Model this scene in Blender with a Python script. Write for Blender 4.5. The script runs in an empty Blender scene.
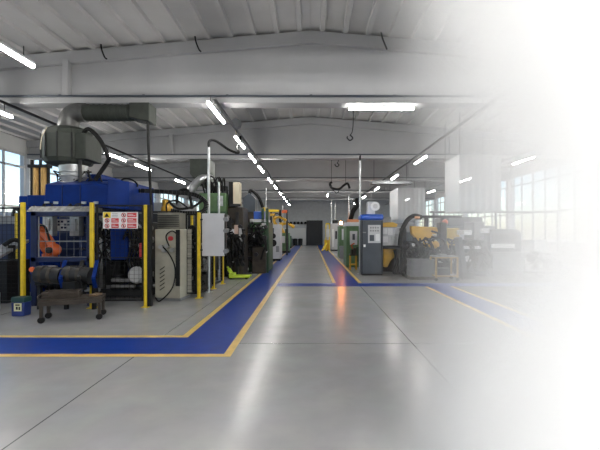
import bpy, math, random
from mathutils import Vector, Matrix
random.seed(4)
S = bpy.context.scene
COL = S.collection
F, CX, CY, H = 380.0, 311.0, 232.0, 1.6        # lens in pixels, vanishing point, eye height

def X(px, d): return (px - CX) * d / F          # where a pixel column lies at distance d
def Z(py, d): return H - (py - CY) * d / F

# ------------------------------------------------------------------ materials
MATS = {}
def mat(name, col, rough=0.5, metal=0.0, var=0.12, scale=3.0, emit=None, strength=0.0, spec=0.5, bump=0.0):
    if name in MATS: return MATS[name]
    m = bpy.data.materials.new(name); m.use_nodes = True
    nt = m.node_tree; b = nt.nodes['Principled BSDF']
    b.inputs['Roughness'].default_value = rough; b.inputs['Metallic'].default_value = metal
    b.inputs['Specular IOR Level'].default_value = spec
    c = (*col, 1)
    tc = nt.nodes.new('ShaderNodeTexCoord'); nz = nt.nodes.new('ShaderNodeTexNoise')
    nz.inputs['Scale'].default_value = scale; nz.inputs['Detail'].default_value = 5
    nt.links.new(tc.outputs['Object'], nz.inputs['Vector'])
    rp = nt.nodes.new('ShaderNodeValToRGB')
    rp.color_ramp.elements[0].position = .3; rp.color_ramp.elements[1].position = .7
    rp.color_ramp.elements[0].color = tuple(v * (1 - var) for v in col) + (1,)
    rp.color_ramp.elements[1].color = tuple(min(1, v * (1 + var)) for v in col) + (1,)
    nt.links.new(nz.outputs['Fac'], rp.inputs['Fac']); nt.links.new(rp.outputs['Color'], b.inputs['Base Color'])
    if bump:
        bp = nt.nodes.new('ShaderNodeBump'); bp.inputs['Strength'].default_value = bump
        nt.links.new(nz.outputs['Fac'], bp.inputs['Height']); nt.links.new(bp.outputs['Normal'], b.inputs['Normal'])
    if emit:
        b.inputs['Emission Color'].default_value = (*emit, 1); b.inputs['Emission Strength'].default_value = strength
    MATS[name] = m
    return m

white_paint = mat('white_paint', (.62, .62, .61), .6, var=.05, scale=.6)
beam_paint = mat('beam_paint', (.37, .375, .38), .6, var=.07, scale=.8)
ceil_paint = mat('ceiling_paint', (.53, .525, .515), .7, var=.08, scale=.9)
wall_grey = mat('wall_grey', (.46, .48, .50), .7, var=.08)
blue = mat('machine_blue', (.003, .024, .165), .45, var=.18, scale=4, spec=.12)
dkblue = mat('dark_blue', (.005, .014, .065), .45, var=.2)
ltblue = mat('bright_blue', (.02, .10, .50), .4)
yellow = mat('safety_yellow', (.72, .52, .02), .45, var=.12, scale=8)
amber = mat('robot_yellow', (.62, .36, .03), .45, var=.15)
orange = mat('robot_orange', (.62, .12, .03), .45, var=.15)
red = mat('signal_red', (.55, .04, .05), .45)
black = mat('black_metal', (.009, .0095, .0105), .5, var=.25, spec=.3)
rubber = mat('black_rubber', (.006, .006, .0065), .6, spec=.3)
dark = mat('dark_steel', (.028, .029, .031), .45, .4, var=.3, scale=6)
brown = mat('oily_brown_steel', (.05, .041, .033), .5, .3, var=.35, scale=5)
steel = mat('brushed_steel', (.48, .49, .50), .35, .8, var=.2, scale=6)
grey = mat('grey_paint', (.22, .23, .24), .5, var=.12)
ltgrey = mat('light_grey_paint', (.55, .56, .58), .5, var=.06)
charcoal = mat('charcoal_paint', (.055, .068, .085), .5, var=.1)
olive = mat('olive_grey', (.035, .042, .034), .6, var=.25, scale=5)
beige = mat('beige_paint', (.42, .405, .33), .55, var=.1, scale=5)
cream = mat('cream_paint', (.66, .60, .45), .55, var=.08)
green = mat('machine_green', (.09, .17, .075), .5, var=.2, scale=4)
dkgreen = mat('dark_green', (.03, .075, .038), .5, var=.2)
lime = mat('lime_yellow', (.55, .72, .06), .5)
wood = mat('rough_wood', (.17, .11, .06), .75, var=.35, scale=9)
dkwood = mat('dark_wood', (.04, .03, .022), .75, var=.35, scale=9)
white = mat('white_sheet', (.78, .79, .80), .5, var=.03)
galv = mat('galvanised', (.50, .52, .53), .4, .6, var=.15, scale=10)

def emis(name, col, s):
    m = bpy.data.materials.new(name); m.use_nodes = True
    nt = m.node_tree; nt.nodes.clear()
    e = nt.nodes.new('ShaderNodeEmission'); o = nt.nodes.new('ShaderNodeOutputMaterial')
    e.inputs[0].default_value = (*col, 1); e.inputs[1].default_value = s
    nt.links.new(e.outputs[0], o.inputs[0]); return m
tube_light = emis('lamp_light', (1, .97, .93), 66)
added_tube = emis('added_lamp_light', (1, .98, .96), 152)  # stronger emission for the unseen lamps added to whiten the right side
orange_light = emis('orange_light', (1, .28, .05), 90)

def glass_mat(name, tint, rough=.02, keep=.9, diff=None):
    m = bpy.data.materials.new(name); m.use_nodes = True
    nt = m.node_tree; nt.nodes.clear()
    t = nt.nodes.new('ShaderNodeBsdfTransparent'); t.inputs[0].default_value = (*tint, 1)
    g = nt.nodes.new('ShaderNodeBsdfGlossy') if diff is None else nt.nodes.new('ShaderNodeBsdfTranslucent')
    if diff is None: g.inputs['Roughness'].default_value = rough
    else: g.inputs[0].default_value = (*diff, 1)
    mx = nt.nodes.new('ShaderNodeMixShader'); mx.inputs[0].default_value = 1 - keep
    o = nt.nodes.new('ShaderNodeOutputMaterial')
    nt.links.new(t.outputs[0], mx.inputs[1])
    if diff is None: nt.links.new(g.outputs[0], mx.inputs[2])
    else:
        d = nt.nodes.new('ShaderNodeBsdfDiffuse'); d.inputs[0].default_value = (*diff, 1)
        ad = nt.nodes.new('ShaderNodeMixShader'); ad.inputs[0].default_value = .5
        nt.links.new(g.outputs[0], ad.inputs[1]); nt.links.new(d.outputs[0], ad.inputs[2])
        nt.links.new(ad.outputs[0], mx.inputs[2])
    nt.links.new(mx.outputs[0], o.inputs[0]); return m
pane_glass = glass_mat('pane_glass', (.93, .96, .98))
film = glass_mat('clear_film', (.95, .96, .97), keep=.35, diff=(.85, .86, .87))

# ------------------------------------------------------------------ mesh builder
class MB:
    def __init__(s): s.v, s.f, s.m, s.cur = [], [], [], 0
    def _add(s, vs, fs):
        n = len(s.v); s.v += [Vector(v) for v in vs]
        for f in fs: s.f.append([i + n for i in f]); s.m.append(s.cur)
        return s
    def box(s, x0, x1, y0, y1, z0, z1):
        x0, x1 = sorted((x0, x1)); y0, y1 = sorted((y0, y1)); z0, z1 = sorted((z0, z1))
        return s._add([(x0,y0,z0),(x1,y0,z0),(x1,y1,z0),(x0,y1,z0),(x0,y0,z1),(x1,y0,z1),(x1,y1,z1),(x0,y1,z1)],
            [(3,2,1,0),(4,5,6,7),(0,1,5,4),(1,2,6,5),(2,3,7,6),(3,0,4,7)])
    def bar(s, a, b, w, h, up=(0,0,1)):
        a, b = Vector(a), Vector(b); d = (b - a).normalized(); u = Vector(up)
        if abs(d.dot(u)) > .98: u = Vector((0,1,0))
        r = d.cross(u).normalized() * w / 2; t = r.cross(d).normalized() * h / 2
        vs = [p + q for p in (a, b) for q in (-r - t, r - t, r + t, -r + t)]
        return s._add(vs, [(0,1,2,3),(7,6,5,4),(4,5,1,0),(5,6,2,1),(6,7,3,2),(7,4,0,3)])
    def cyl(s, a, b, r, r2=None, n=16, caps=True):
        a, b = Vector(a), Vector(b); r2 = r if r2 is None else r2
        d = (b - a).normalized(); u = Vector((0,0,1)) if abs(d.z) < .95 else Vector((1,0,0))
        x = d.cross(u).normalized(); y = d.cross(x)
        vs = []
        for p, q in ((a, r), (b, r2)):
            vs += [p + (x * math.cos(2*math.pi*i/n) + y * math.sin(2*math.pi*i/n)) * q for i in range(n)]
        fs = [(i, n + i, n + (i+1) % n, (i+1) % n) for i in range(n)]
        if caps: fs += [tuple(range(n)), tuple(range(2*n-1, n-1, -1))]
        return s._add(vs, fs)
    def tube(s, pts, r, n=8, sub=5):
        p = [Vector(q) for q in pts]
        if len(p) > 2 and sub > 1:
            q = []
            for i in range(len(p) - 1):
                a, b, c, d = p[max(i-1,0)], p[i], p[i+1], p[min(i+2,len(p)-1)]
                for k in range(sub):
                    t = k / sub
                    q.append(.5 * ((2*b) + (c-a)*t + (2*a-5*b+4*c-d)*t*t + (3*b-a-3*c+d)*t**3))
            q.append(p[-1]); p = q
        rings = []; x = None
        for i, c in enumerate(p):
            d = (p[min(i+1,len(p)-1)] - p[max(i-1,0)]).normalized()
            if x is None:
                u = Vector((0,0,1)) if abs(d.z) < .9 else Vector((1,0,0)); x = d.cross(u).normalized()
            else: x = (x - d * x.dot(d)).normalized()
            y = d.cross(x)
            rings.append([c + (x*math.cos(2*math.pi*k/n) + y*math.sin(2*math.pi*k/n))*r for k in range(n)])
        vs = [v for g in rings for v in g]; fs = []
        for i in range(len(rings)-1):
            for k in range(n):
                fs.append((i*n+k, (i+1)*n+k, (i+1)*n+(k+1)%n, i*n+(k+1)%n))
        fs += [tuple(range(n)), tuple(range(len(vs)-1, len(vs)-n-1, -1))]
        return s._add(vs, fs)
    def prism(s, poly, axis, a, b):
        def pt(u, v, w): return (w,u,v) if axis == 'x' else (u,w,v) if axis == 'y' else (u,v,w)
        n = len(poly); vs = [pt(*p, a) for p in poly] + [pt(*p, b) for p in poly]
        fs = [(i, (i+1)%n, n+(i+1)%n, n+i) for i in range(n)] + [tuple(range(n-1,-1,-1)), tuple(range(n, 2*n))]
        return s._add(vs, fs)
    def lathe(s, c, prof, n=20, rot=0):
        vs = []; m = len(prof)
        for r, z in prof:
            vs += [(c[0]+r*math.cos(rot+2*math.pi*k/n), c[1]+r*math.sin(rot+2*math.pi*k/n), c[2]+z) for k in range(n)]
        fs = [(i*n+k, i*n+(k+1)%n, (i+1)*n+(k+1)%n, (i+1)*n+k) for i in range(m-1) for k in range(n)]
        fs += [tuple(range(n-1,-1,-1)), tuple(range((m-1)*n, m*n))]
        return s._add(vs, fs)
    def ball(s, c, r, n=12):
        k = n // 2
        return s.lathe(c, [(max(.02*r, r*math.sin(math.pi*i/k)), -r*math.cos(math.pi*i/k)) for i in range(k+1)], n)
    def disc(s, c, r, axis='y', th=.004, n=20):
        a = Vector(c); o = Vector((th,0,0) if axis == 'x' else (0,th,0)); return s.cyl(a, a - o, r, n=n)
    def build(s, name, m, parent=None, bevel=0.0, smooth=35, local=False, kind=None, base=True):
        ms = m if isinstance(m, (list, tuple)) else [m]
        if parent is not None:
            root = parent
            while root.parent is not None: root = root.parent
            off = Vector((0,0,0)) if local else root.location.copy()
        elif base and s.v:
            xs, ys, zs = zip(*s.v); off = Vector(((min(xs)+max(xs))/2, (min(ys)+max(ys))/2, min(zs)))
        else: off = Vector((0,0,0))
        me = bpy.data.meshes.new(name); me.from_pydata([v - off for v in s.v], [], s.f)
        for q in ms: me.materials.append(q)
        me.polygons.foreach_set('material_index', s.m)
        import bmesh
        bm = bmesh.new(); bm.from_mesh(me); bmesh.ops.recalc_face_normals(bm, faces=bm.faces); bm.to_mesh(me); bm.free()
        if smooth:
            me.polygons.foreach_set('use_smooth', [True]*len(me.polygons)); me.set_sharp_from_angle(angle=math.radians(smooth))
        o = bpy.data.objects.new(name, me); COL.objects.link(o)
        if parent is not None: o.parent = parent
        else: o.location = off
        if bevel:
            b = o.modifiers.new('Bevel', 'BEVEL'); b.width = bevel; b.segments = 2; b.limit_method = 'ANGLE'; b.harden_normals = False
        if kind: o['kind'] = kind
        return o

def tag(o, label, cat, group=None, kind=None):
    o['label'] = label; o['category'] = cat
    if group: o['group'] = group
    if kind: o['kind'] = kind
    return o
def thing(name, label, cat, loc, rotz=0, group=None):
    o = bpy.data.objects.new(name, None); COL.objects.link(o); o.empty_display_size = .1
    o.location = loc; o.rotation_euler = (0, 0, rotz)
    return tag(o, label, cat, group)
def B(*a): return MB().box(*a)
def tangle(x0, x1, y, z0, z1, n, r=.022, depth=.25):
    b = MB(); rnd = random.Random(int(abs(x0*977+y*131+n*7)*10))
    for i in range(n):
        x = rnd.uniform(x0, x1); z = rnd.uniform((z0+z1)/2, z1); p = []
        for k in range(rnd.randint(4, 6)):
            p.append((min(x1, max(x0, x)), y - rnd.random()*depth, min(z1, max(z0, z)))); x += rnd.uniform(-.22,.22); z -= rnd.uniform(-.08,.34)
        b.tube(p, r*rnd.uniform(.6,1.3), 6, 4)
    return b
class fittings:                                     # small bolted-on boxes, plugs and rollers, each a part of its own
    def __init__(self, x0, x1, y, z0, z1, n, s=.1):
        self.l = []; rnd = random.Random(int(abs(x0*577+y*331+n*3)*10))
        for i in range(n):
            b = MB(); x, z, q = rnd.uniform(x0,x1), rnd.uniform(z0,z1), s*rnd.uniform(.4,1)
            if i % 3 == 0: b.cyl((x,y,z),(x,y-q*1.5,z),q*.6,n=12)
            elif i % 3 == 1: b.box(x-q*.7,x+q*.7,y-q,y+.02,z-q*.5,z+q*.5)
            else: b.cyl((x-q,y-q*.4,z),(x+q,y-q*.4,z),q*.35,n=10)
            self.l.append(b)
    def build(self, name, m, parent):
        for b in self.l: b.build(name, m, parent)
def dup(root, loc, label, rotz=None):
    r = root.copy(); COL.objects.link(r); r.location = loc; r['label'] = label
    if rotz is not None: r.rotation_euler = (0, 0, rotz)
    for ch in list(root.children):
        c = ch.copy(); COL.objects.link(c); c.parent = r
        for g in list(ch.children):
            d = g.copy(); COL.objects.link(d); d.parent = c
    return r

# ================================================================== the hall
WL, YB, YF = 12.6, 46.0, -8.0
BEAMS = [-4.8, 2.4, 9.6, 16.8, 24.0, 31.2, 38.4]
RIDGE, SLOPE = 6.78, .085
def roof(x): return RIDGE - SLOPE * abs(x)

# floor: polished concrete with saw-cut joints
fm = mat('polished_concrete', (.365, .362, .358), .3, var=.10, scale=.5)
nt = fm.node_tree; bs = nt.nodes['Principled BSDF']
ramp = [n for n in nt.nodes if n.type == 'VALTORGB'][0]; tcn = [n for n in nt.nodes if n.type == 'TEX_COORD'][0]
sp = nt.nodes.new('ShaderNodeSeparateXYZ'); nt.links.new(tcn.outputs['Object'], sp.inputs[0])
def M(op, a, b=None):
    n = nt.nodes.new('ShaderNodeMath'); n.operation = op
    for i, q in enumerate((a, b)):
        if q is None: continue
        if isinstance(q, (int, float)): n.inputs[i].default_value = q
        else: nt.links.new(q, n.inputs[i])
    return n.outputs[0]
def joint(out, off, per, w):
    return M('LESS_THAN', M('PINGPONG', M('SUBTRACT', out, off), per / 2), w)
jm = M('MAXIMUM', joint(sp.outputs[0], -2.27, 3.726, .007), joint(sp.outputs[1], 5.45, 6.4, .006))
n2 = nt.nodes.new('ShaderNodeTexNoise'); n2.inputs['Scale'].default_value = 2.2; n2.inputs['Detail'].default_value = 4
nt.links.new(tcn.outputs['Object'], n2.inputs['Vector'])
mx = nt.nodes.new('ShaderNodeMix'); mx.data_type = 'RGBA'; mx.blend_type = 'OVERLAY'; mx.inputs[0].default_value = .22
nt.links.new(ramp.outputs[0], mx.inputs[6]); nt.links.new(n2.outputs['Color'], mx.inputs[7])
hs = nt.nodes.new('ShaderNodeHueSaturation'); hs.inputs['Saturation'].default_value = .25
nt.links.new(mx.outputs[2], hs.inputs['Color'])
m3 = nt.nodes.new('ShaderNodeMix'); m3.data_type = 'RGBA'
nt.links.new(jm, m3.inputs[0]); nt.links.new(hs.outputs[0], m3.inputs[6]); m3.inputs[7].default_value = (.09, .09, .095, 1)
nt.links.new(m3.outputs[2], bs.inputs['Base Color'])
mr = nt.nodes.new('ShaderNodeMapRange'); mr.inputs[3].default_value = .19; mr.inputs[4].default_value = .268; bs.inputs['Specular IOR Level'].default_value = .55
n4 = nt.nodes.new('ShaderNodeTexNoise'); n4.inputs['Scale'].default_value = .9; n4.inputs['Detail'].default_value = 3
nt.links.new(tcn.outputs['Object'], n4.inputs['Vector']); nt.links.new(n4.outputs['Fac'], mr.inputs[0]); nt.links.new(mr.outputs[0], bs.inputs['Roughness'])
B(-WL, WL, YF, YB, -.2, 0).build('floor', fm, base=False, kind='structure')

# painted lanes
lane_blue = mat('lane_blue', (.008, .045, .29), .3, var=.12, scale=5, spec=.3)
lane_yel = mat('lane_yellow', (.80, .55, .15), .3, var=.12, scale=6)
def lane(polys, m, z):
    b = MB()
    for p in polys: b.prism(p, 'z', .0005, z)
    o = b.build('floor_marking', m, kind='structure', smooth=0); return o
def rect(x0, x1, y0, y1): return [(x0,y0),(x1,y0),(x1,y1),(x0,y1)]
L0, L1 = -1.87, -1.14
C0, C1 = 4.98, 5.76
lane([rect(L0, L1, C0, YB - .5), rect(-12.4, L0, C0, C1)], lane_blue, .002)
lane([rect(L1, .78, 11.2, 11.85), rect(.78, 12.4, 11.2, 11.85)], lane_blue, .002)
lane([rect(.78, 1.49, 11.85, YB - .5)], lane_blue, .002)
lane([rect(3.43, 4.08, 4.0, 11.2)], lane_blue, .002)
w = .105
lane([rect(L0 - w, L0, C1, YB - .5), rect(L1, L1 + w, C0 - w, YB - .5), rect(-12.4, L0 - w, C1, C1 + w), rect(-12.4, L1, C0 - w, C0)], lane_yel, .003)
lane([rect(.78 - w, .78, 11.9, YB - .5), rect(1.49, 1.49 + w, 11.9, YB - .5)], lane_yel, .003)
lane([rect(3.43 - w, 3.43, 4.0, 11.15), rect(4.08, 4.08 + w, 4.0, 11.15)], lane_yel, .003)

# roof: two sloping ribbed decks, one mesh
b = MB()
for sgn in (-1, 1):
    b.prism([(0, RIDGE), (sgn*WL, roof(WL)), (sgn*WL, roof(WL)+.2), (0, RIDGE+.2)], 'y', YF, YB)
    x = .29
    while x < WL:
        z = roof(x) + .03; xx = sgn * x
        b.prism([(xx-.08, z), (xx+.08, z), (xx+.05, z-.11), (xx-.05, z-.11)], 'y', YF, YB)
        x += .58
b.build('ceiling', ceil_paint, base=False, kind='structure')

# tapered roof girders
for y in BEAMS:
    b = MB()
    ap = roof(0) - .12; en = roof(WL) - .12; bot, fl = 4.86, 5.02
    b.prism([(-WL+.02, bot), (WL-.02, bot), (WL-.02, fl), (-WL+.02, fl)], 'y', y, y+.42)
    b.prism([(-WL+.02, fl-.01), (WL-.02, fl-.01), (WL-.02, en-.2), (0, ap-.2), (-WL+.02, en-.2)], 'y', y+.13, y+.29)
    b.prism([(-WL+.02, en-.26), (0, ap-.26), (WL-.02, en-.26), (WL-.02, en+.05), (0, ap+.05), (-WL+.02, en+.05)], 'y', y+.02, y+.40)
    for x in (-6.2, 6.2): b.box(x-.08, x+.08, y-.03, y+.38, fl, roof(x)-.3)
    b.build('ceiling_beam', beam_paint, kind='structure', bevel=.012)
    if y > 0:
        c = MB(); c.tube([(-WL+.1, y-.04, 5.02), (WL-.1, y-.04, 5.02)], .03, 8, 1)
        for i in range(-5, 6): c.box(i*2.1-.03, i*2.1+.03, y-.075, y-.003, 5.0, 5.05)
        tag(c.build('conduit', charcoal), 'grey conduit along the lower flange of the %s roof girder' % {2.4:'overhead',9.6:'nearest visible',16.8:'second',24.0:'third',31.2:'fourth',38.4:'farthest'}[y], 'conduit', 'conduits on the roof girders')

for i, (px, py, L_) in enumerate([(101,32,.34),(195,22,.36),(381,22,.4),(477,40,.3)]):
    y = 9.4; x = X(px, y); z = roof(x) - .12
    b = MB(); b.tube([(x,y,z+.02),(x+.03,y-.02,z-.12),(x+.10,y-.02,z-.3),(x+.15,y,z-L_)], .02, 6)
    tag(b.build('loose_cord', rubber), 'short loose black cord at the top of the nearest girder, %s from the left' % ('first','second','third','fourth')[i], 'cord', 'loose cords on the nearest girder')
# side walls with window bands
PIERS = [-4.6, 2.6, 9.8, 17.0, 24.2, 31.4, 38.6, 45.6]
WZ0, WZ1 = 1.0, 5.05
wn = 0
for side, sg in (('left', -1), ('right', 1)):
    b = MB(); x0, x1 = sg*WL, sg*(WL+.3)
    b.box(x0, x1, YF, YB, 0, WZ0); b.box(x0, x1, YF, YB, WZ1, 6.3)
    for p in PIERS: b.box(x0 - sg*.12, x1, p-.16, p+.16, WZ0, WZ1)
    b.box(x0, x1, YF, PIERS[0]-.16, WZ0, WZ1); b.box(x0, x1, PIERS[-1]+.16, YB, WZ0, WZ1)
    b.build('wall_' + side, white_paint, kind='structure', base=False)
    for p, q in zip(PIERS[:-1], PIERS[1:]):
        wn += 1
        a0, a1 = p+.16, q-.16; fx0, fx1 = sg*(WL+.06), sg*(WL+.14)
        g = B(sg*(WL+.095), sg*(WL+.105), a0, a1, WZ0, WZ1).build('window_%d' % wn, pane_glass, kind='structure', base=False)
        f = MB()
        k = 6; st = (a1 - a0) / k
        for i in range(k+1):
            ww = .06 if i % 2 == 0 else .035
            f.box(fx0, fx1, max(a0, a0+i*st-ww), min(a1, a0+i*st+ww), WZ0, WZ1)
        for z in (WZ0+.04, 2.7, 4.45, WZ1-.04): f.box(fx0, fx1, a0, a1, z-.04, z+.04)
        f.build('window_frame', white_paint, g)
b = MB(); b.box(-WL, WL, YB, YB+.3, 0, 6.9); b.build('wall_back', wall_grey, kind='structure', base=False)
b = MB(); b.box(-WL, WL, YF-.3, YF, 0, 6.9); b.build('wall_front', white_paint, kind='structure', base=False)

# far end: panelled dado, dark door, hooks, black bins
def fx(px): return X(px, 45.9)
b = MB()
for i in range(4):
    x0 = fx(282) + i*(fx(306)-fx(282))/4; b.box(x0+.01, x0+(fx(306)-fx(282))/4-.01, 45.86, 46, 0, Z(228, 45.9))
b.build('trim_1', white_paint, kind='structure', base=False)
d = B(fx(307), fx(322), 45.85, 46, 0, Z(221, 45.9)).build('door_1', mat('door_dark', (.02,.021,.024), .6), kind='structure', base=False)
f = MB(); f.box(fx(306.4), fx(307), 45.8, 46, 0, Z(220.6,45.9)); f.box(fx(322), fx(322.6), 45.8, 46, 0, Z(220.6,45.9)); f.box(fx(306.4), fx(322.6), 45.8, 46, Z(221,45.9), Z(220.4,45.9))
f.build('door_frame', dark, d)
for i in range(5):
    x = fx(291 + i*3.6); p = MB(); p.lathe((x, 45.75, Z(224.2, 45.9)), [(.10,0),(.15,.04),(.15,.16),(.1,.26),(.03,.32)], 12)
    p.box(x-.03, x+.03, 45.75, 46, 2.62, 2.68)
    tag(p.build('hanging_helmet', black), 'dark helmet hanging high on the grey far wall, %s from the left' % ('first','second','third','fourth','fifth')[i], 'helmet', 'dark helmets hanging on the far wall')
for i in range(3):
    x = fx(290.5 + i*5)
    t = thing('black_bin', 'black lidded bin against the white far wall panels, ' + ('leftmost of three', 'middle one of three', 'rightmost of three beside the dark door')[i], 'bin', (x, 45.3, 0), 0, 'black bins at the far end')
    MB().lathe((0,0,0), [(.2,0),(.24,.03),(.27,.7)], 16).build('body', black, t, local=True)
    MB().lathe((0,0,.7), [(.29,0),(.29,.05),(.2,.12),(.03,.14)], 16).build('lid', rubber, t, local=True)

# ================================================================== lamps
LZ = 4.47
def make_lamp():
    t = thing('ceiling_light', 'x', 'light', (0,0,0), 0, 'linear ceiling lights')
    b = MB(); b.prism([(-.03,.045),(.03,.045),(.03,.085),(-.03,.085)], 'y', -.78, .78); b.build('housing', ltgrey, t, local=True)
    b = MB(); b.prism([(-.02,.045),(-.029,.015),(-.024,-.01),(-.012,-.02),(.012,-.02),(.024,-.01),(.029,.015),(.02,.045)], 'y', -.77, .77); b.build('diffuser', tube_light, t, local=True)
    for y in (-.55, .55): MB().cyl((0,y,.085), (0,y,.262), .008, n=6).build('hanger', dark, t, local=True)
    return t
lamp0 = make_lamp(); first = [True]
def lamp(x, y, label, rot=0, z=LZ):
    if first[0]:
        first[0] = False; lamp0.location = (x, y, z); lamp0['label'] = label; lamp0.rotation_euler = (0,0,rot); return
    return dup(lamp0, (x, y, z), label, rot)
NTH = ('nearest', 'second', 'third', 'fourth', 'fifth', 'sixth', 'seventh', 'eighth', 'ninth', 'tenth')
for i, y in enumerate([9.25, 12.3, 14.9, 17.5, 21.3, 24.6, 28.6, 32.4, 36.2, 40.2]):
    lamp(-2.3, y, 'white linear light over the left blue lane, %s of its row' % NTH[i])
lamp(-4.84, 5.85, 'bright linear light before the nearest girder, at the upper left')
for i, y in enumerate([8.75, 14.6, 17.0, 21.8, 29.0, 36.0]):
    lamp(-7.5, y, 'linear light of the row nearest the left windows, %s from the viewer' % NTH[i])
for i, y in enumerate([15.3, 20.0, 25.4, 31.5, 38.0]):
    lamp(4.4, y, 'linear light on the long cable run right of the aisle, %s of its row' % NTH[i])
for i, y in enumerate([15.4, 21.2, 27.2, 34.0]):
    lamp(8.6, y, 'linear light of the row nearest the right windows, %s from the viewer' % NTH[i])
q = lamp(1.82, 9.82, 'lone linear light fixed crosswise under the nearest girder', math.pi/2, 4.772)
q.scale = (1, 1.08, 1)
for c in list(q.children):
    if c.name.startswith('hanger'): bpy.data.objects.remove(c)
lamp(1.3, 30.0, 'short linear light far down the right lane')
# the rows go on overhead, behind the viewer
for i, (x, y) in enumerate([(-2.3,2.6),(-2.3,-1.5),(-2.3,-5.5),(4.4,-4.0),(-7.5,3.0),(-7.5,-3.0),(8.6,3.0),(8.6,6.5),(8.6,-3.0)]):
    lamp(x, y, 'linear ceiling light overhead behind the viewer, %s' % ('over left lane','left lane row further back','left lane row at rear wall','right of aisle at the rear','left window row','left window row at the rear','right window row','right window row forward','right window row at the rear')[i])

for i, x in enumerate((1.7, 3.3, 4.9, 6.5)):  # unseen lamps added overhead only to make the fade volume white
    for j, y in enumerate((-1.9, -.6, .8)):
        q = lamp(x, y, 'added unseen crosswise light overhead to whiten the fade volume, %s row, %s across' % (NTH[j], NTH[i]), math.pi/2)
        for c in q.children:
            if c.name.startswith('diffuser'): c.material_slots[0].link = 'OBJECT'; c.material_slots[0].material = added_tube
def tray(x, y0, y1, label, m=grey):
    b = MB(); b.box(x-.035, x+.035, y0, y1, 4.735, 4.755)
    b.box(x-.035, x-.03, y0, y1, 4.735, 4.785); b.box(x+.03, x+.035, y0, y1, 4.735, 4.785)
    tag(b.build('cable_tray', m), label, 'cable tray', 'cable trays over the light rows')
tray(-2.3, 9.0, 44, 'thin dark cable tray above the lights over the left lane')
tray(-7.5, 8.2, 44, 'thin dark cable tray above the lights by the left windows', black)
tray(4.4, 5.5, 44, 'long dark cable tray running diagonally overhead right of the aisle', black)
tray(8.6, 8.2, 44, 'thin dark cable tray above the lights by the right windows')

# ================================================================== outside
b = B(-60, 60, -40, 90, -.9, -.3); b.build('exterior_ground', mat('asphalt', (.2,.2,.2), .9), kind='structure', base=False)
t = thing('neighbour_building', 'pale pinkish building seen low through the left windows', 'building', (-30, 34, -.3))
B(-36, -26, 22, 50, -.3, 3.0).build('wall', mat('render_pink', (.55,.42,.34), .8), t)
B(-36.3, -25.7, 21.7, 50.3, 3.0, 3.3).build('roof', grey, t)

# ================================================================== left: fenced blue cell
FY = 8.05
def mesh_panel(x0, x1, y0, y1, z0, z1, gap=.09, rr=.0025, fr=.035):
    b = MB(); a = Vector((x0,y0,0)); c = Vector((x1,y1,0)); L = (c-a).length; u = (c-a)/L
    def p(s_, z): q = a + u*s_; return (q.x, q.y, z)
    for z in (z0, z1): b.bar(p(0,z), p(L,z), fr, fr)
    for s_ in (fr/2, L-fr/2): b.bar(p(s_,z0), p(s_,z1), fr, fr)
    b.bar(p(0,(z0+z1)/2-.1), p(L,(z0+z1)/2-.1), .02, .02)
    k = int(L/gap)
    for i in range(1, k): b.bar(p(i*L/k,z0), p(i*L/k,z1), rr*2, rr*2)
    k = int((z1-z0)/gap)
    for i in range(1, k): b.bar(p(0,z0+i*(z1-z0)/k), p(L,z0+i*(z1-z0)/k), rr*2, rr*2)
    return b
fence = thing('safety_fence', 'yellow-post safety fence with black mesh panels around the left machines', 'fence', (-4.6, FY, 0))
def post(x, y, z, w=.07, cap=True):
    b = B(x-w/2, x+w/2, y-w/2, y+w/2, .012, z); b.build('post', yellow, fence, bevel=.006)
    B(x-.075, x+.075, y-.075, y+.075, 0, .014).build('foot_plate', yellow, fence)
P1, P2, P3, P4 = X(23, 7.95), X(92, 8.0), X(146, 8.1), X(199, 9.2)
post(P1, 7.95, 2.22, .07); post(P2, 8.0, 2.22, .07); post(P3, 8.1, 2.18, .07)
post(P4, 9.2, 2.07); post(X(213.5,10.7), 10.7, 2.07); post(X(222.5,11.7), 11.7, 2.07)
post(X(17,10.2), 10.2, 2.1, .07)
post(X(191,12.5), 12.6, 2.15, .07)
mesh_panel(P2+.06, P3-.05, 8.05, 8.1, .15, 2.16).build('mesh_panel', black, fence)
mesh_panel(P4-.32, P4-.05, 9.2, 9.2, .12, 2.02).build('mesh_panel', black, fence)
mesh_panel(P4+.01, X(213.5,10.7), 9.26, 10.64, .12, 2.0).build('mesh_panel', black, fence)
mesh_panel(X(213.5,10.7), X(222.5,11.7), 10.76, 11.64, .12, 2.0).build('mesh_panel', black, fence)
mesh_panel(-8.6, P1-.06, 7.95, 7.95, .15, 2.1).build('mesh_panel', black, fence)
b = B(P3+.045, P3+.125, 8.06, 8.14, .02, 2.18); b.build('latch_post', black, fence)
# white board fixed on the fence beside the lane
wb = thing('white_board', 'plain white metal board fixed to the fence post beside the blue lane', 'board', (-2.4, 9.3, 1.02))
bx0, bx1, bz0, bz1 = X(202.5,9.25), X(225,9.25), Z(256,9.25), Z(213.5,9.25)
B(bx0, bx1, 9.2, 9.26, bz0, bz1).build('panel', mat('board_white',(.58,.59,.62),.45,var=.06), wb, bevel=.012)
b = MB(); b.box(bx1-.005, bx1+.03, 9.2, 9.3, bz0+.02, bz1-.02); b.build('edge_profile', dark, wb)
for z in (bz1-.14, bz1-.42, bz0+.12): MB().cyl((bx1+.03,9.16,z), (bx1+.03,9.32,z), .055, n=14).build('hinge', grey, wb)
for z in (bz0+.15, bz1-.15): B(P4+.03, bx0+.02, 9.18, 9.24, z-.02, z+.02).build('bracket', dark, wb)

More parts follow.
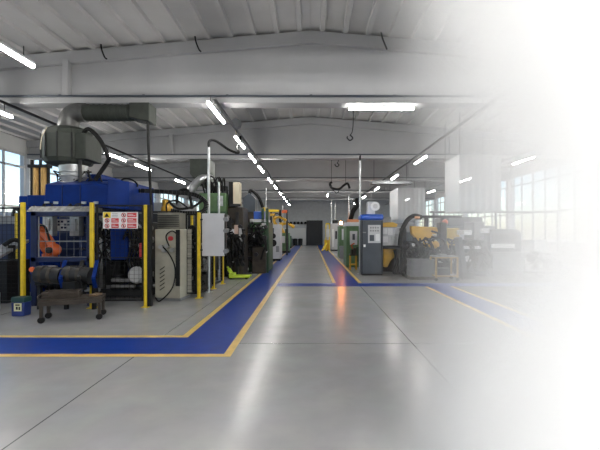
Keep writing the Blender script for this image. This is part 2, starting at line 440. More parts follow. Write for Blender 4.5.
# warning signs on the mesh
sg = thing('safety_sign', 'red and white warning sign board on the mesh panel of the fence', 'sign', (X(125,8.02), 8.0, 1.6))
sx0, sx1, sz0, sz1 = X(103.5,8.02), X(138,8.02), Z(228.6,8.02), Z(212,8.02)
mid = (sx0+sx1)/2; yy = 8.02
sl = B(sx0, mid-.012, 7.995, yy, sz0, sz1).build('left_board', white, sg); sr = B(mid+.012-.024, sx1, 7.995, yy, sz0, sz1).build('right_board', white, sg)
hh = sz1 - sz0; ww_ = mid - sx0
yv = 7.992
tri = MB(); cx = sx0+.085; tz = sz1-.02
B(sx0+.01, sx0+.165, yv, 7.996, sz1-.125, sz1-.005).build('caution_field', mat('caution_yellow', (.8,.6,.03), .5), sl)
tri.prism([(cx-.05, sz1-.105), (cx+.05, sz1-.105), (cx, sz1-.02)], 'y', yv-.003, yv); tri.build('caution_triangle', black, sl)
ln = MB()
for i in range(3): ln.box(sx0+.19, mid-.05, yv, 7.996, sz1-.035-.032*i, sz1-.045-.032*i)
ln.build('lettering', grey, sl)
bl = MB()
for k in range(2): bl.box(sx0+.18, mid-.03, yv, 7.996, sz0+.012+k*.113, sz0+.105+k*.113)
bl.build('red_field', red, sl)
br = MB()
for k in range(3): br.box(mid+.15, sx1-.02, yv, 7.996, sz0+.012+k*.113, sz0+.105+k*.113)
br.build('red_field', red, sr)
for own, xc, n in ((sl, sx0+.09, 2), (sr, mid+.075, 3)):
    ring = MB(); bar = MB()
    for k in range(n):
        zc = sz0+.058+k*.113
        for j in range(16):
            a0, a1 = 2*math.pi*j/16, 2*math.pi*(j+1)/16
            ring.bar((xc+.042*math.cos(a0), yv, zc+.042*math.sin(a0)), (xc+.042*math.cos(a1), yv, zc+.042*math.sin(a1)), .012, .012)
        ring.bar((xc-.03, yv, zc+.03), (xc+.03, yv, zc-.03), .006, .010)
        bar.box(xc-.012, xc+.012, yv+.001, yv+.004, zc-.028, zc+.024)
    ring.build('prohibition_ring', red, own); bar.build('pictogram_print', black, own)
wl = MB()
for own, x0, x1, n in ((sl, sx0+.20, mid-.05, 2), (sr, mid+.17, sx1-.04, 3)):
    wl = MB()
    for k in range(n):
        for q in range(2): wl.box(x0, x1-.05*q, yv-.002, yv, sz0+.04+.028*q+k*.113, sz0+.05+.028*q+k*.113)
    wl.build('lettering', white, own)

# blue machine
bm_ = thing('blue_press_cell', 'large blue machine with slanted hood behind the yellow posts', 'machine', (-5.3, 9.4, 0))
hx0, hx1, hx2 = X(44,8.7), X(107,8.7), X(124,8.9)
hz0, hz1 = Z(207.5,8.7), Z(184,8.7)
b = MB(); b.prism([(8.7,hz0),(10.6,hz0),(10.6,hz1+.14),(9.2,hz1+.14),(8.74,hz1)], 'x', hx0, hx1); b.build('hood', blue, bm_, bevel=.015)
b = MB(); b.prism([(hx1+.002,8.72),(hx2,9.15),(hx2,10.6),(hx1+.002,10.6)], 'z', hz0-.02, hz1+.12); b.build('hood_side', blue, bm_, bevel=.015)
B(X(27,8.9), X(49,8.9)-.05, 8.9, 9.9, Z(207,8.9), Z(195,8.9)).build('side_box', blue, bm_, bevel=.015)
B(X(62,9.4), X(101,9.4), 9.4, 10.4, hz1+.14, Z(174,9.4)).build('top_box', blue, bm_, bevel=.015)
B(X(88,9.4), X(110,9.4), 9.3, 10.4, hz1+.1, Z(180,9.4)).build('top_box', blue, bm_, bevel=.015)
b = MB(); b.prism([(8.3,Z(212,8.4)),(8.9,Z(212,8.4)),(8.9,Z(207,8.4)),(8.45,Z(206,8.4))], 'x', X(29,8.4), X(91,8.4)); b.build('steel_ledge', mat('worn_steel',(.16,.16,.155),.5,.4,var=.5,scale=12), bm_, bevel=.01)
# front window frame
fx0, fx1 = X(30.5,8.2), X(90.5,8.2); ft, fb = Z(211.5,8.2), Z(262,8.2)
b = MB()
b.box(fx0, fx0+.12, 8.2, 8.3, 0, ft); b.box(fx1-.09, fx1, 8.2, 8.3, .0, ft)
b.box(fx0, fx1, 8.2, 8.3, ft-.1, ft); b.box(fx0, fx1, 8.2, 8.3, fb, fb+.1)
b.build('front_frame', dkblue, bm_, bevel=.008)
mesh_panel(fx0+.12, fx1-.09, 8.27, 8.27, fb+.1, ft-.1, .15, .002, .02).build('front_mesh', grey, bm_)
B(fx0+.1, fx1+.05, 9.75, 10.4, .1, hz0).build('body', mat('shaded_body_blue',(.007,.026,.13),.45), bm_, bevel=.02)  # blue darkened in the colour for shade under the hood overhang
B(X(110,9.0), X(128,9.0), 9.0, 9.75, Z(260,9.0), Z(224,9.0)).build('valve_cabinet', blue, bm_, bevel=.02)
B(fx0-.02, fx0+.2, 8.3, 8.9, .03, Z(262,8.3)).build('corner_column', blue, bm_, bevel=.02)
lab = B(X(55.5,9.7), X(70,9.7), 9.73, 9.75, Z(231,9.7), Z(219,9.7)).build('label_plate', white, bm_)
b = MB()
for i in range(3):
    for j in range(4):
        if (i+j) % 3 != 2: b.box(X(57+j*3.2,9.7), X(59.2+j*3.2,9.7), 9.722, 9.731, Z(222.6+i*3,9.7), Z(220.6+i*3,9.7))
b.build('lettering', dkblue, lab)
for px in (46, 73):
    B(X(px,9.5)-.12, X(px,9.5)+.12, 9.55, 9.75, Z(236,9.5), Z(216,9.5)).build('guide_block', steel, bm_, bevel=.01)
    B(X(px,9.5)-.06, X(px,9.5)+.06, 9.5, 9.57, Z(231,9.5), Z(219,9.5)).build('guide_strip', ltgrey, bm_, bevel=.005)
B(X(48,8.9), X(90,8.9), 8.5, 9.7, .1, .75).build('lower_bed', black, bm_)

tangle(X(34,8.5), X(90,8.5), 8.48, .15, .85, 26, .025).build('lower_hoses', rubber, bm_)
fittings(X(34,8.5), X(90,8.5), 8.5, .2, .8, 14, .14).build('lower_fitting', dark, bm_)
fittings(X(70,9.7), X(98,9.7), 9.74, 1.0, 1.9, 12, .09).build('panel_fitting', dkblue, bm_)
tangle(X(28,8.5), X(92,8.5), 8.62, Z(211,8.5), Z(204,8.5), 14, .018, .2).build('ledge_cables', rubber, bm_)
tangle(X(60,9.3), X(110,9.3), 9.25, Z(186,9.3), Z(172,9.3), 12, .018, .2).build('hood_cables', rubber, bm_)
for i, px in enumerate((47, 56, 84, 96)): B(X(px,8.69)-.05, X(px,8.69)+.05, 8.67, 8.7, Z(204,8.69), Z(201.5,8.69)).build('hood_latch', steel, bm_)
b = MB()
for px in (62, 80): b.box(X(px,8.69)-.006, X(px,8.69)+.006, 8.69, 8.702, hz0+.02, hz1-.02)
b.build('hood_seam', dkblue, bm_)
for px, py in ((41,268),(52,282),(66,287),(84,290)): MB().cyl((X(px,8.1),8.15,Z(py,8.1)),(X(px,8.1)+.3,8.15,Z(py,8.1)), .05, n=12).build('lower_cylinder', steel, bm_)
# orange robot inside
r = thing('robot_arm', 'orange robot arm seen through the blue window frame', 'robot', (X(50,9.0), 8.95, .75))
rx = X(50, 9.0)
MB().lathe((rx, 9.0, .75), [(.22,0),(.22,.12),(.16,.2),(.16,.34)], 18).build('base', orange, r)
b = MB(); b.tube([(rx,9.0,1.08),(rx-.12,8.95,1.3),(rx-.16,8.9,1.62)], .10, 12); b.ball((rx-.16,8.9,1.64), .15); b.build('lower_arm', orange, r)
b = MB(); b.tube([(rx-.16,8.9,1.64),(rx+.1,8.8,1.45),(rx+.28,8.72,1.22)], .085, 12); b.build('upper_arm', orange, r)
MB().ball((rx+.30,8.7,1.19), .15, 16).build('wrist', orange, r)
MB().cyl((rx+.3,8.56,1.19),(rx+.3,8.5,1.19), .07).build('flange', dark, r)
MB().tube([(rx-.16,8.8,1.75),(rx+.05,8.75,1.72),(rx+.2,8.7,1.4)], .025).build('hose', black, r)

# outlet rolls with blue arms below the window
t = thing('roller_outfeed', 'dark steel outfeed drums held by blue arms under the blue frame', 'conveyor', (-4.95, 7.75, 0))
for a, c in ((37.5, 62), (65, 91)):
    x0, x1 = X(a,7.7), X(c,7.7)
    z0, z1 = Z(274,7.7), Z(276,7.7)
    b = MB(); b.cyl((x0,7.72,z0),(x1,7.72,z1), .17, n=24); b.build('drum', dark, t)
    b = MB()
    for q in (.25, .6): 
        xq = x0+(x1-x0)*q; b.cyl((xq-.03,7.72,z0+(z1-z0)*q),(xq+.03,7.72,z0+(z1-z0)*q), .178, n=24)
    b.build('drum_band', brown, t)
for px in (61, 79, 94):
    b = MB(); b.bar((X(px-7,7.55),7.9,Z(262,7.55)), (X(px+1,7.55),7.5,Z(278,7.55)), .07, .035); b.bar((X(px+1,7.55),7.5,Z(278,7.55)), (X(px,7.55),7.6,Z(288,7.55)), .07, .035)
    b.build('arm', blue if px != 79 else dark, t, bevel=.005)
b = MB(); b.box(X(34,7.8), X(95,7.8), 7.82, 7.96, .5, .62)
for px in (37, 64, 92): b.box(X(px,7.8)-.03, X(px,7.8)+.03, 7.84, 7.92, 0, .6)
b.build('support_frame', black, t)
B(X(72,7.7), X(84,7.7), 7.4, 7.8, .42, .62).build('catch_tray', black, t)
MB().cyl((X(35.5,7.7),7.62,.85),(X(35.5,7.7),7.58,.85), .05).build('guard_disc', orange, t)

# cart with crate
ct = thing('wheeled_cart', 'low dark wooden cart on casters before the blue machine', 'cart', (-4.37, 7.0, 0), math.radians(20))
b = MB()
for i in range(4): b.box(-.49, .49, -.24+i*.122, -.24+i*.122+.114, .375, .415)
b.build('deck', dkwood, ct, bevel=.005, local=True)
b = MB(); b.box(-.49,.49,-.25,-.22,.31,.38); b.box(-.49,.49,.22,.25,.31,.38); b.box(-.47,-.44,-.24,.24,.31,.38); b.box(.44,.47,-.24,.24,.31,.38)
b.build('frame', brown, ct, local=True)
for sx in (-1, 1):
    for sy in (-1, 1):
        lg = B(sx*.45-.025, sx*.45+.025, sy*.21-.025, sy*.21+.025, .10, .34).build('leg', brown, ct, local=True)
        MB().cyl((sx*.45, sy*.21-.02, .055), (sx*.45, sy*.21+.02, .055), .055, n=18).build('caster', rubber, lg, local=True)
MB().tube([(-.47,-.2,.40),(-.50,-.2,.47),(-.50,.2,.47),(-.47,.2,.40)], .014, 8, 4).build('push_handle', brown, ct, local=True)
cr = thing('wooden_crate', 'open dark wooden crate on the left of the low cart', 'crate', (-4.53, 6.94, .416), math.radians(20))
b = MB()
for z in (0, .06): b.box(-.29,.29,-.16,-.14,z+.005,z+.055); b.box(-.29,.29,.14,.16,z+.005,z+.055); b.box(-.29,-.27,-.14,.14,z+.005,z+.055); b.box(.27,.29,-.14,.14,z+.005,z+.055)
b.build('side_boards', dkwood, cr, local=True)
B(-.27,.27,-.14,.14,0,.015).build('bottom_board', dkwood, cr, local=True)
tag(B(-4.08,-3.95,6.98,7.2,.417,.45).build('wood_block', wood, bevel=.006), 'light brown wood block on the right end of the low cart', 'block')

# bin by the first post
bn = thing('waste_bin', 'blue bin with green rim and white label by the first yellow post', 'bin', (X(19.5,7.25), 7.3, 0))
bxs = .22
MB().prism([(-.115,0),(.115,0),(.125,.26),(-.125,.26)], 'y', -.10, .10).build('body', mat('bin_blue', (.012,.03,.16), .45), bn, bevel=.015, local=True)
B(-.13,.13,-.105,.105,.26,.36).build('rim', mat('rim_green',(.01,.05,.045),.5), bn, bevel=.02, local=True)
lb = B(-.06,.08,-.112,-.09,.10,.25).build('label_plate', mat('label_yellowish',(.7,.7,.42),.5), bn, local=True)
b = MB(); b.box(-.03,.05,-.115,-.111,.205,.23); b.box(-.02,.015,-.115,-.111,.13,.185); b.box(.03,.06,-.115,-.111,.125,.185); b.build('lettering', black, lb, local=True)

# desk / dark machine at the very left edge
t = thing('control_console', 'dark console with slanted grey desk at the far left edge', 'console', (X(2,8.6), 8.6, 0))
B(X(-14,8.5), X(7,8.5), 8.5, 9.2, 0, .95).build('body', black, t, bevel=.01)
b = MB(); b.prism([(8.3,1.0),(9.2,1.35),(9.2,1.42),(8.28,1.06)], 'x', X(-14,8.5), X(6,8.5)); b.build('desk', grey, t, bevel=.01)
MB().tube([(X(4,8.6),8.6,1.3),(X(12,8.6),8.65,1.42),(X(20,8.6),8.7,1.35)], .05).build('hose', rubber, t)
for px in (9, 12): B(X(px,8.7)-.03, X(px,8.7)+.03, 8.7, 8.76, 0, 1.3).build('leg', black, t)
t = thing('steel_drum', 'small pale steel canister on the floor at the left edge', 'canister', (X(4,8.1), 7.75, 0))
MB().lathe((0,0,0), [(.15,0),(.16,.02),(.16,.34),(.14,.38)], 20).build('body', steel, t, local=True); MB().lathe((0,0,.38), [(.06,0),(.06,.05),(.02,.07)], 12).build('lid', grey, t, local=True)
t = thing('blue_tank_unit', 'blue tank unit below the left window behind the fence', 'machine', (X(8,11), 11, 0))
B(X(-10,11), X(24,11), 11, 12.2, .0, Z(224,11)).build('body', dkblue, t, bevel=.02)
B(X(-6,11), X(20,11), 11.2, 12, Z(224,11), Z(216,11)).build('top_plate', grey, t, bevel=.02)
for px in (2, 12): MB().tube([(X(px,11),11.4,Z(217,11)),(X(px+2,11),11.4,Z(208,11)),(X(px+8,11),11.4,Z(212,11))], .04).build('pipe', dark, t)
# tall blue/orange heat exchanger columns behind hood, left
t = thing('cylinder_stand', 'pair of ochre upright cylinders on a blue base under the grey filter', 'machine', (X(40,10.4), 10.4, 0))
B(X(27,10.4), X(50,10.4), 10.1, 10.8, 0, Z(197,10.4)).build('base', blue, t, bevel=.02)
for px in (36.5, 44.5):
    MB().cyl((X(px,10.4),10.4,Z(197,10.4)), (X(px,10.4),10.4,Z(168,10.4)), .085, n=18).build('cylinder', mat('ochre',(.55,.33,.10),.5), t)
b = MB()
for px in (32, 40.5, 48.5): b.cyl((X(px,10.4),10.4,Z(197,10.4)), (X(px,10.4),10.4,Z(160,10.4)), .04, n=10)
b.box(X(30,10.4), X(50,10.4), 10.3, 10.5, Z(168,10.4), Z(165,10.4)); b.build('guide_rods', black, t)

# fume filter with ducts
ff = thing('fume_filter', 'big olive grey filter drum with steel funnel over the blue hood', 'filter', (X(64,9.1), 9.1, 2.9))
fc = (X(62.5,9.1), 9.35)
zt, zb = Z(126,9.1), Z(165,9.1)
MB().lathe((fc[0],fc[1],0), [(.34,zb-.0),(.50,zb+.06),(.555,zb+.16),(.565,zt-.22),(.53,zt-.1),(.36,zt)], 12, .13).build('drum', olive, ff, smooth=0)
b = MB(); b.box(fc[0]+.38, fc[0]+.64, fc[1]-.4, fc[1]+.3, zb+.12, zt-.2); b.build('side_panel', olive, ff, bevel=.02)
b = MB()
for k in range(12):
    a = .13 + 2*math.pi*k/12
    b.box(fc[0]+.57*math.cos(a)-.012, fc[0]+.57*math.cos(a)+.012, fc[1]+.57*math.sin(a)-.012, fc[1]+.57*math.sin(a)+.012, zb+.15, zt-.2)
b.build('seam', dark, ff)
fz = Z(184,9.1)
MB().lathe((fc[0]+.12,fc[1],0), [(.20,fz-.15),(.22,fz),(.30,fz+.17),(.31,fz+.26),(.33,zb+.02)], 20).build('funnel', steel, ff)
b = MB()
for z in (fz+.02, fz+.18, fz+.28): b.lathe((fc[0]+.12,fc[1],z), [(.33,0),(.34,.015),(.33,.03)], 20)
b.build('flange_ring', galv, ff)
MB().tube([(fc[0]-.2,fc[1]-.5,zt-.1),(fc[0]-.25,fc[1]-.6,zt-.35),(fc[0]-.3,fc[1]-.58,zb+.3)], .012).build('pull_wire', cream, ff)
dz = 4.53; ductg = mat('dull_duct', (.12,.123,.12), .45, .5, var=.25, scale=6); xe = X(153,fc[1])
b = MB(); b.tube([(fc[0]-.02,fc[1],zt-.02),(fc[0]-.02,fc[1],zt+.10),(fc[0]+.05,fc[1],dz-.09),(fc[0]+.22,fc[1],dz),(fc[0]+.42,fc[1],dz)], .23, 18, 5); b.build('duct_elbow', ductg, ff)
b = MB(); x = fc[0]+.36
while x < xe-.55:
    b.cyl((x,fc[1],dz),(x+.14,fc[1],dz), .2, n=20); b.cyl((x+.13,fc[1],dz),(x+.15,fc[1],dz), .208, n=20); x += .14
b.build('spiral_duct', olive, ff)
b = MB(); b.prism([(x-.05,dz-.17),(xe-.3,dz-.21),(xe,dz-.27),(xe,dz+.19),(x-.05,dz+.19)], 'y', fc[1]-.22, fc[1]+.22); b.build('duct_box', olive, ff, bevel=.02)
MB().tube([(fc[0]+.5,fc[1]-.3,zt-.25),(fc[0]+.68,fc[1]-.35,zt-.1),(fc[0]+.95,fc[1]-.35,zt-.35),(fc[0]+1.12,fc[1]-.3,zt-.75),(fc[0]+1.05,fc[1]-.2,zb+.08),(fc[0]+.75,fc[1]-.2,2.85)], .05, 10).build('black_hose', rubber, ff)
b = MB(); b.cyl((fc[0]+.45,fc[1]-.3,2.75),(fc[0]+.45,fc[1]-.3,zb+.15), .04, n=10)
b.build('support_leg', dark, ff)

# black hose dropping from the roof
t = MB(); t.tube([(X(147,9.3),9.35,Z(105,9.35)),(X(148,9.3),9.3,4.1),(X(149,9.3),9.3,3.4),(X(150.5,9.3),9.3,2.6),(X(152,9.3),9.3,2.0)], .035, 8)
tag(t.build('hanging_hose', rubber), 'straight black hose dropping from the roof behind the safety sign', 'hose')

# machine in the second bay
mc = thing('casting_machine', 'dark machine with white motor drum behind the sign mesh panel', 'machine', (X(125,9.5), 9.5, 0))
B(X(100,9.2), X(150,9.2), 9.2, 9.7, .04, .22).build('bed', dark, mc, bevel=.01)
b = MB(); b.box(X(99,9.3), X(102.5,9.3), 9.3, 9.42, .2, 2.0); b.box(X(106,9.3), X(110,9.3), 9.3, 9.42, .2, 1.9); b.box(X(99,9.3), X(112,9.3), 9.28, 9.42, 1.42, 1.5)
b.build('upright', steel, mc, bevel=.006)
B(X(113,9.6), X(126,9.6), 9.25, 9.72, .3, .9).build('gearbox', black, mc, bevel=.03)
b = MB(); b.lathe((0,0,0), [(.05,0),(.16,.01),(.19,.05),(.19,.36),(.15,.42)], 20)
rotm = Matrix.Rotation(math.radians(90), 3, 'X'); b.v = [rotm @ v + Vector((X(137,9.0), 9.3, Z(275,9.0))) for v in b.v]; b.build('motor', ltgrey, mc)
b = MB()
for k in range(7):
    zc = Z(275,9.0); 
    b.lathe((0,0,0), [(.195,.05+k*.045),(.205,.06+k*.045),(.195,.07+k*.045)], 20)
b.v = [rotm @ v + Vector((X(137,9.0), 9.3, Z(275,9.0))) for v in b.v]; b.build('motor_fins', ltgrey, mc)
b = MB()
for (pa, pb) in (((132,222),(140,232)), ((134,236),(146,228)), ((130,244),(143,250)), ((136,252),(147,240))):
    b.cyl((X(pa[0],9.2),9.2,Z(pa[1],9.2)), (X(pb[0],9.2),9.4,Z(pb[1],9.2)), .07, n=14); b.ball((X(pb[0],9.2),9.35,Z(pb[1],9.2)), .11)
b.build('valve_block', steel, mc)
b = MB()
for i in range(7):
    x = X(129+i*3,9.1); b.tube([(x,9.1,Z(226+3*(i%3),9.1)),(x+.12,8.95,Z(246,9.1)),(x+.02,9.0,Z(262,9.1)),(x+.18,9.1,Z(282+2*(i%2),9.1))], .022)
b.build('hose_bundle', rubber, mc)
B(X(141,8.8), X(147,8.8), 8.7, 8.9, Z(258,8.8), Z(243,8.8)).build('red_valve', red, mc, bevel=.01)
B(X(133,9.9), X(150,9.9), 9.9, 10.6, .2, Z(222,9.9)).build('frame_block', dark, mc, bevel=.02)
b = MB(); b.cyl((X(112,9.1),9.1,.45),(X(146,9.1),9.1,.45), .05, n=12); b.cyl((X(112,9.1),9.1,.3),(X(135,9.1),9.1,.3), .04, n=12); b.build('tie_rod', steel, mc)

tangle(X(98,9.1), X(112,9.1), 9.25, .3, 1.9, 16, .02).build('left_hoses', rubber, mc)
tangle(X(126,9.0), X(148,9.0), 9.1, .5, 1.9, 18, .024).build('front_hoses', rubber, mc)
fittings(X(127,9.1), X(149,9.1), 9.2, .5, 1.8, 16, .12).build('fitting', steel, mc)
fittings(X(112,9.1), X(140,9.1), 9.25, .15, .6, 12, .10).build('lower_fitting', dark, mc)
# beige control cabinet
cx0, cx1, cd = X(155,8.9), X(181.5,8.9), 8.9
cab = thing('beige_control_cabinet', 'tall beige control cabinet with diagonal vents and a red button', 'cabinet', ((cx0+cx1)/2, 9.2, 0))
cz1 = Z(229,8.9)
b = MB(); b.prism([(cx0,8.9),(cx1,8.8),(X(192,9.5),9.5),(cx0+.1,9.65)], 'z', .06, cz1); b.build('body', beige, cab, bevel=.012)
b = MB(); b.prism([(cx0+.02,8.93),(cx1,8.84),(X(192,9.5)-.03,9.48),(cx0+.1,9.6)], 'z', 0, .06); b.build('plinth', grey, cab)
vt = MB()
for i in range(6): vt.bar((X(159.5,8.85),8.872-.006*0,Z(290-i*4.0,8.9)), (X(164.5,8.85),8.86,Z(286.5-i*4.0,8.9)), .012, .018)
vt.build('vent', black, cab)
MB().cyl((X(170.5,8.8),8.86,Z(238.5,8.8)),(X(170.5,8.8),8.79,Z(238.5,8.8)), .055, n=18).build('stop_button', red, cab)
b = MB(); b.box(cx1-.09, cx1-.0, 8.775, 8.83, .35, cz1-.02); b.build('door_gap', black, cab)
for (px,py) in ((161,247),(164,250),(167,246),(172,250)):
    MB().cyl((X(px,8.8),8.88,Z(py,8.8)),(X(px,8.8),8.76,Z(py,8.8)), .05, n=14).build('connector', steel, cab)
b = MB(); b.tube([(X(162,8.7),8.76,Z(247,8.7)),(X(170,8.7),8.72,Z(256,8.7)),(X(175,8.7),8.72,Z(270,8.7)),(X(172,8.7),8.72,Z(288,8.7)),(X(160,8.7),8.7,Z(301,8.7)),(X(152,8.7),8.9,.06)], .016)
b.tube([(X(168,8.7),8.76,Z(246,8.7)),(X(166,8.7),8.7,Z(236,8.7)),(X(172,8.7),8.72,Z(231,8.7)),(X(178,8.7),8.74,Z(236,8.7))], .014)
b.build('cable', rubber, cab)
b = MB(); b.prism([(X(160,9.2),9.05),(X(183,9.2),9.0),(X(188,9.6),9.6),(X(164,9.6),9.65)], 'z', cz1+.01, Z(213,9.2)); b.build('top_unit', mat('drab_grey',(.21,.205,.17),.55), cab, bevel=.01)
b = MB()
for i in range(7): b.box(X(161,9.2), X(182,9.2), 8.99, 9.05, cz1+.06+i*.042, cz1+.075+i*.042)
b.build('louvre', dark, cab)
# pump group right of the cabinet
t = thing('hydraulic_pump_set', 'steel hydraulic pump set with hoses beside the beige cabinet', 'machine', (X(196,10.2), 10.2, 0))
B(X(186,10.0), X(203,10.0), 10.0, 11.2, .02, .45).build('tank', dark, t, bevel=.02)
MB().cyl((X(188,9.9),10.2,.7),(X(203,9.9),10.2,.7), .17, n=20).build('motor', grey, t)
b = MB()
for (px,py,r_) in ((190,240,.12),(194,246,.10),(197,254,.12),(190,258,.11),(201,262,.1)): b.cyl((X(px,9.9),10.1,Z(py,9.9)),(X(px,9.9),9.85,Z(py,9.9)), r_, n=16)
b.build('valve', steel, t)
b = MB()
for i in range(8):
    x = X(187+i*1.8,9.9); b.tube([(x,10.05,Z(232+4*(i%3),9.9)),(x+.14,9.9,Z(250,9.9)),(x-.05,9.85,Z(268,9.9)),(x+.1,10,Z(284,9.9))], .022)
b.build('hose_bundle', rubber, t)
B(X(187,10.4), X(206,10.4), 10.4, 11.1, .45, Z(226,10.4)).build('manifold', black, t, bevel=.02)
B(X(199,10.2), X(206,10.2), 11.1, 11.6, .45, Z(216,10.8)).build('side_manifold', dark, t, bevel=.02)

tangle(X(185,9.8), X(201,9.8), 9.95, .3, 1.75, 26, .024).build('front_hoses', rubber, t)
fittings(X(186,9.8), X(201,9.8), 10.0, .4, 1.7, 22, .13).build('fitting', steel, t)
fittings(X(186,9.8), X(201,9.8), 10.0, .1, .5, 10, .13).build('lower_fitting', dark, t)
# cable chain arching over the cell
b = MB()
pts = [(X(100,9.3),9.9,Z(190,9.3)), (X(130,9.3),9.7,Z(189,9.3)), (X(165,9.3),9.6,Z(191,9.3)), (X(192,9.3),9.55,Z(194,9.3)), (X(203,9.3),9.55,Z(202,9.3)), (X(200,9.3),9.55,Z(211,9.3)), (X(185,9.3),9.5,Z(213,9.3)), (X(168,9.3),9.5,Z(210,9.3))]
tmp = MB(); tmp.tube(pts, .05, 4, 7); rings = [sum((tmp.v[i*4+k] for k in range(4)), Vector())/4 for i in range(len(tmp.v)//4)]
for a, c in zip(rings[:-1], rings[1:]): b.bar(a, a + (c-a)*.8, .10, .085, (0,1,0))
t = thing('cable_chain', 'black articulated cable chain looping over the fenced machines', 'cable chain', (X(150,9.3), 9.6, 2.1))
b.build('links', black, t)
b = MB()
b.tube([(X(165,9.2),9.45,Z(200,9.2)),(X(175,9.2),9.4,Z(208,9.2)),(X(190,9.2),9.45,Z(206,9.2)),(X(200,9.2),9.5,Z(198,9.2))], .03)
b.tube([(X(163,9.2),9.45,Z(212,9.2)),(X(164,9.2),9.4,Z(203,9.2)),(X(174,9.2),9.4,Z(200,9.2)),(X(186,9.2),9.4,Z(208,9.2))], .022)
b.build('loose_cable', rubber, t)
b = MB(); b.tube([(X(112,9.2),9.6,Z(187,9.2)),(X(116,9.2),9.5,Z(178,9.2)),(X(126,9.2),9.5,Z(178,9.2)),(X(131,9.2),9.55,Z(184,9.2)),(X(120,9.2),9.6,Z(188,9.2))], .022); b.build('cable_coil', rubber, t)
b = MB(); b.box(X(150,9.6), X(205,9.6), 9.6, 9.68, Z(213,9.6), Z(211,9.6)); b.box(X(150,9.6)-.03, X(150,9.6)+.03, 9.6, 9.68, 0, Z(211,9.6)); b.build('support_rail', dark, t)
t = thing('small_robot_head', 'small yellow robot head above the grey top of the beige cabinet', 'robot', (X(167,10.2), 10.2, 1.9))
MB().ball((X(167,10.2),10.2,Z(210,10.2)), .16).build('joint', amber, t)
b = MB(); b.cyl((X(167,10.2),10.2,Z(211,10.2)),(X(165,10.2),10.2,Z(200,10.2)), .11, .08); b.build('upper_arm', amber, t)
b = MB(); b.cyl((X(168,10.2),10.3,0),(X(168,10.2),10.3,Z(212,10.2)), .09); b.build('column', dark, t)

# ------------------------------------------------------------------ drop poles
def pole(px, d, ytop, label, r_=.03, z0=0, hose=None):
    x = X(px, d); t = thing('drop_pole', label, 'pole', (x, d, z0), 0, 'grey supply poles')
    MB().cyl((x,d,z0+.02),(x,d,Z(ytop,d)), r_, n=10).build('tube', galv, t)
    b = B(x-.09, x+.09, d-.09, d+.09, z0, z0+.02); b.build('base_plate', galv, t)
    if hose: MB().tube(hose, .035, 8).build('hose', rubber, t)
    return t
d_ = 10.05
pole(208.8, d_, 146, 'tall grey supply pole with curved black hose at its top, behind white board', .035, 0,
     [(X(208.8,d_),d_,Z(148,d_)),(X(208.8,d_)+.02,d_,Z(141,d_)),(X(215,d_),d_+.1,Z(140,d_)),(X(226,d_),d_+.3,Z(147,d_)),(X(234,d_),d_+.6,Z(148,d_)),(X(237,11.4),11.4,Z(147,11.4)),(X(240,12.2),12.2,Z(143,12.2)),(-2.3,12.4,4.73)])
pole(219, 12.4, 182, 'shorter grey supply pole right of the tall hose pole on the left', .035)
pole(266, 24, 188, 'thin white pole beside the blue box on the left machine row', .035)
pole(282.5, 38, 205, 'farthest thin pole at the end of the left machine row', .05)
pole(360, 14.5, 160, 'tall white pole beside the charcoal cabinet right of the aisle', .04, 0,
     [(X(360,14.5),14.5,Z(162,14.5)),(X(360,14.5),14.5,Z(157,14.5)),(X(361,14.5),14.7,Z(155,14.5))])
pole(349, 23.5, 196, 'thin white pole behind the green machines right of the aisle', .05)
pole(331.5, 35, 200, 'thin white pole beside the far white cabinet right of the aisle', .05)
pole(335, 39, 203, 'farthest thin white pole on the right of the aisle', .05)

# ------------------------------------------------------------------ hoist over left lane and ceiling hooks
t = thing('hanging_reel', 'round grey cable reel hung under the second girder over left lane', 'reel', (X(237,15.9), 15.9, 4.4))
hx, hz = X(236.5,15.9), Z(124,15.9)
MB().cyl((hx,15.75,hz),(hx,16.0,hz), .2, n=20).build('reel', grey, t)
b = MB(); b.cyl((hx,15.85,hz+.15),(hx,15.85,6.2), .02); b.build('bracket', dark, t)
b = MB(); b.cyl((hx,15.85,hz-.2),(hx,15.85,hz-.5), .05, .02); b.build('hook', cream, t)
for i, (px, py, d, lb_) in enumerate([(350,138,12.5,'small dark hook on a cord under the roof right of centre, nearest'), (337,165,17.5,'small dark hook on a cord behind the second girder')]):
    t = thing('ceiling_hook', lb_, 'hook', (X(px,d), d, Z(py,d)), 0, 'hooks under the roof')
    x, z = X(px,d), Z(py,d)
    MB().tube([(x,d,z+.1),(x+.09,d,z),(x,d,z-.08),(x-.09,d,z),(x-.08,d,z+.05)], .022, 8).build('hook', dark, t)
    MB().tube([(x,d,z+.09),(x+.1,d,z+.4),(x+.12,d,roof(x))], .015, 6).build('cord', dark, t)
d = 20.0
t = thing('hanging_hose_loop', 'thick black hose loop hanging under the roof over the right lane', 'hose', (X(338,d), d, Z(188,d)))
MB().tube([(X(332,d),d,Z(182,d)),(X(330,d),d,Z(184,d)),(X(332,d),d,Z(188,d)),(X(339,d),d,Z(189,d)),(X(344,d),d+.2,Z(185,d)),(X(348,d),d+.2,Z(183,d)),(X(350,d),d+.2,Z(188,d))], .06, 8).build('hose', rubber, t)
MB().tube([(X(331,d),d,Z(184,d)),(X(333,d),d,Z(190,d)),(X(337,d),d,Z(193,d)),(X(340,d),d,Z(189,d))], .03, 6).build('thin_cable', rubber, t)
b = MB(); b.cyl((X(331.5,d),d,Z(182,d)),(X(331.5,d),d,roof(X(331,d))), .012, n=6); b.cyl((X(346,d),d+.2,Z(184,d)),(X(346,d),d+.2,roof(X(346,d))), .012, n=6); b.build('cord', dark, t)

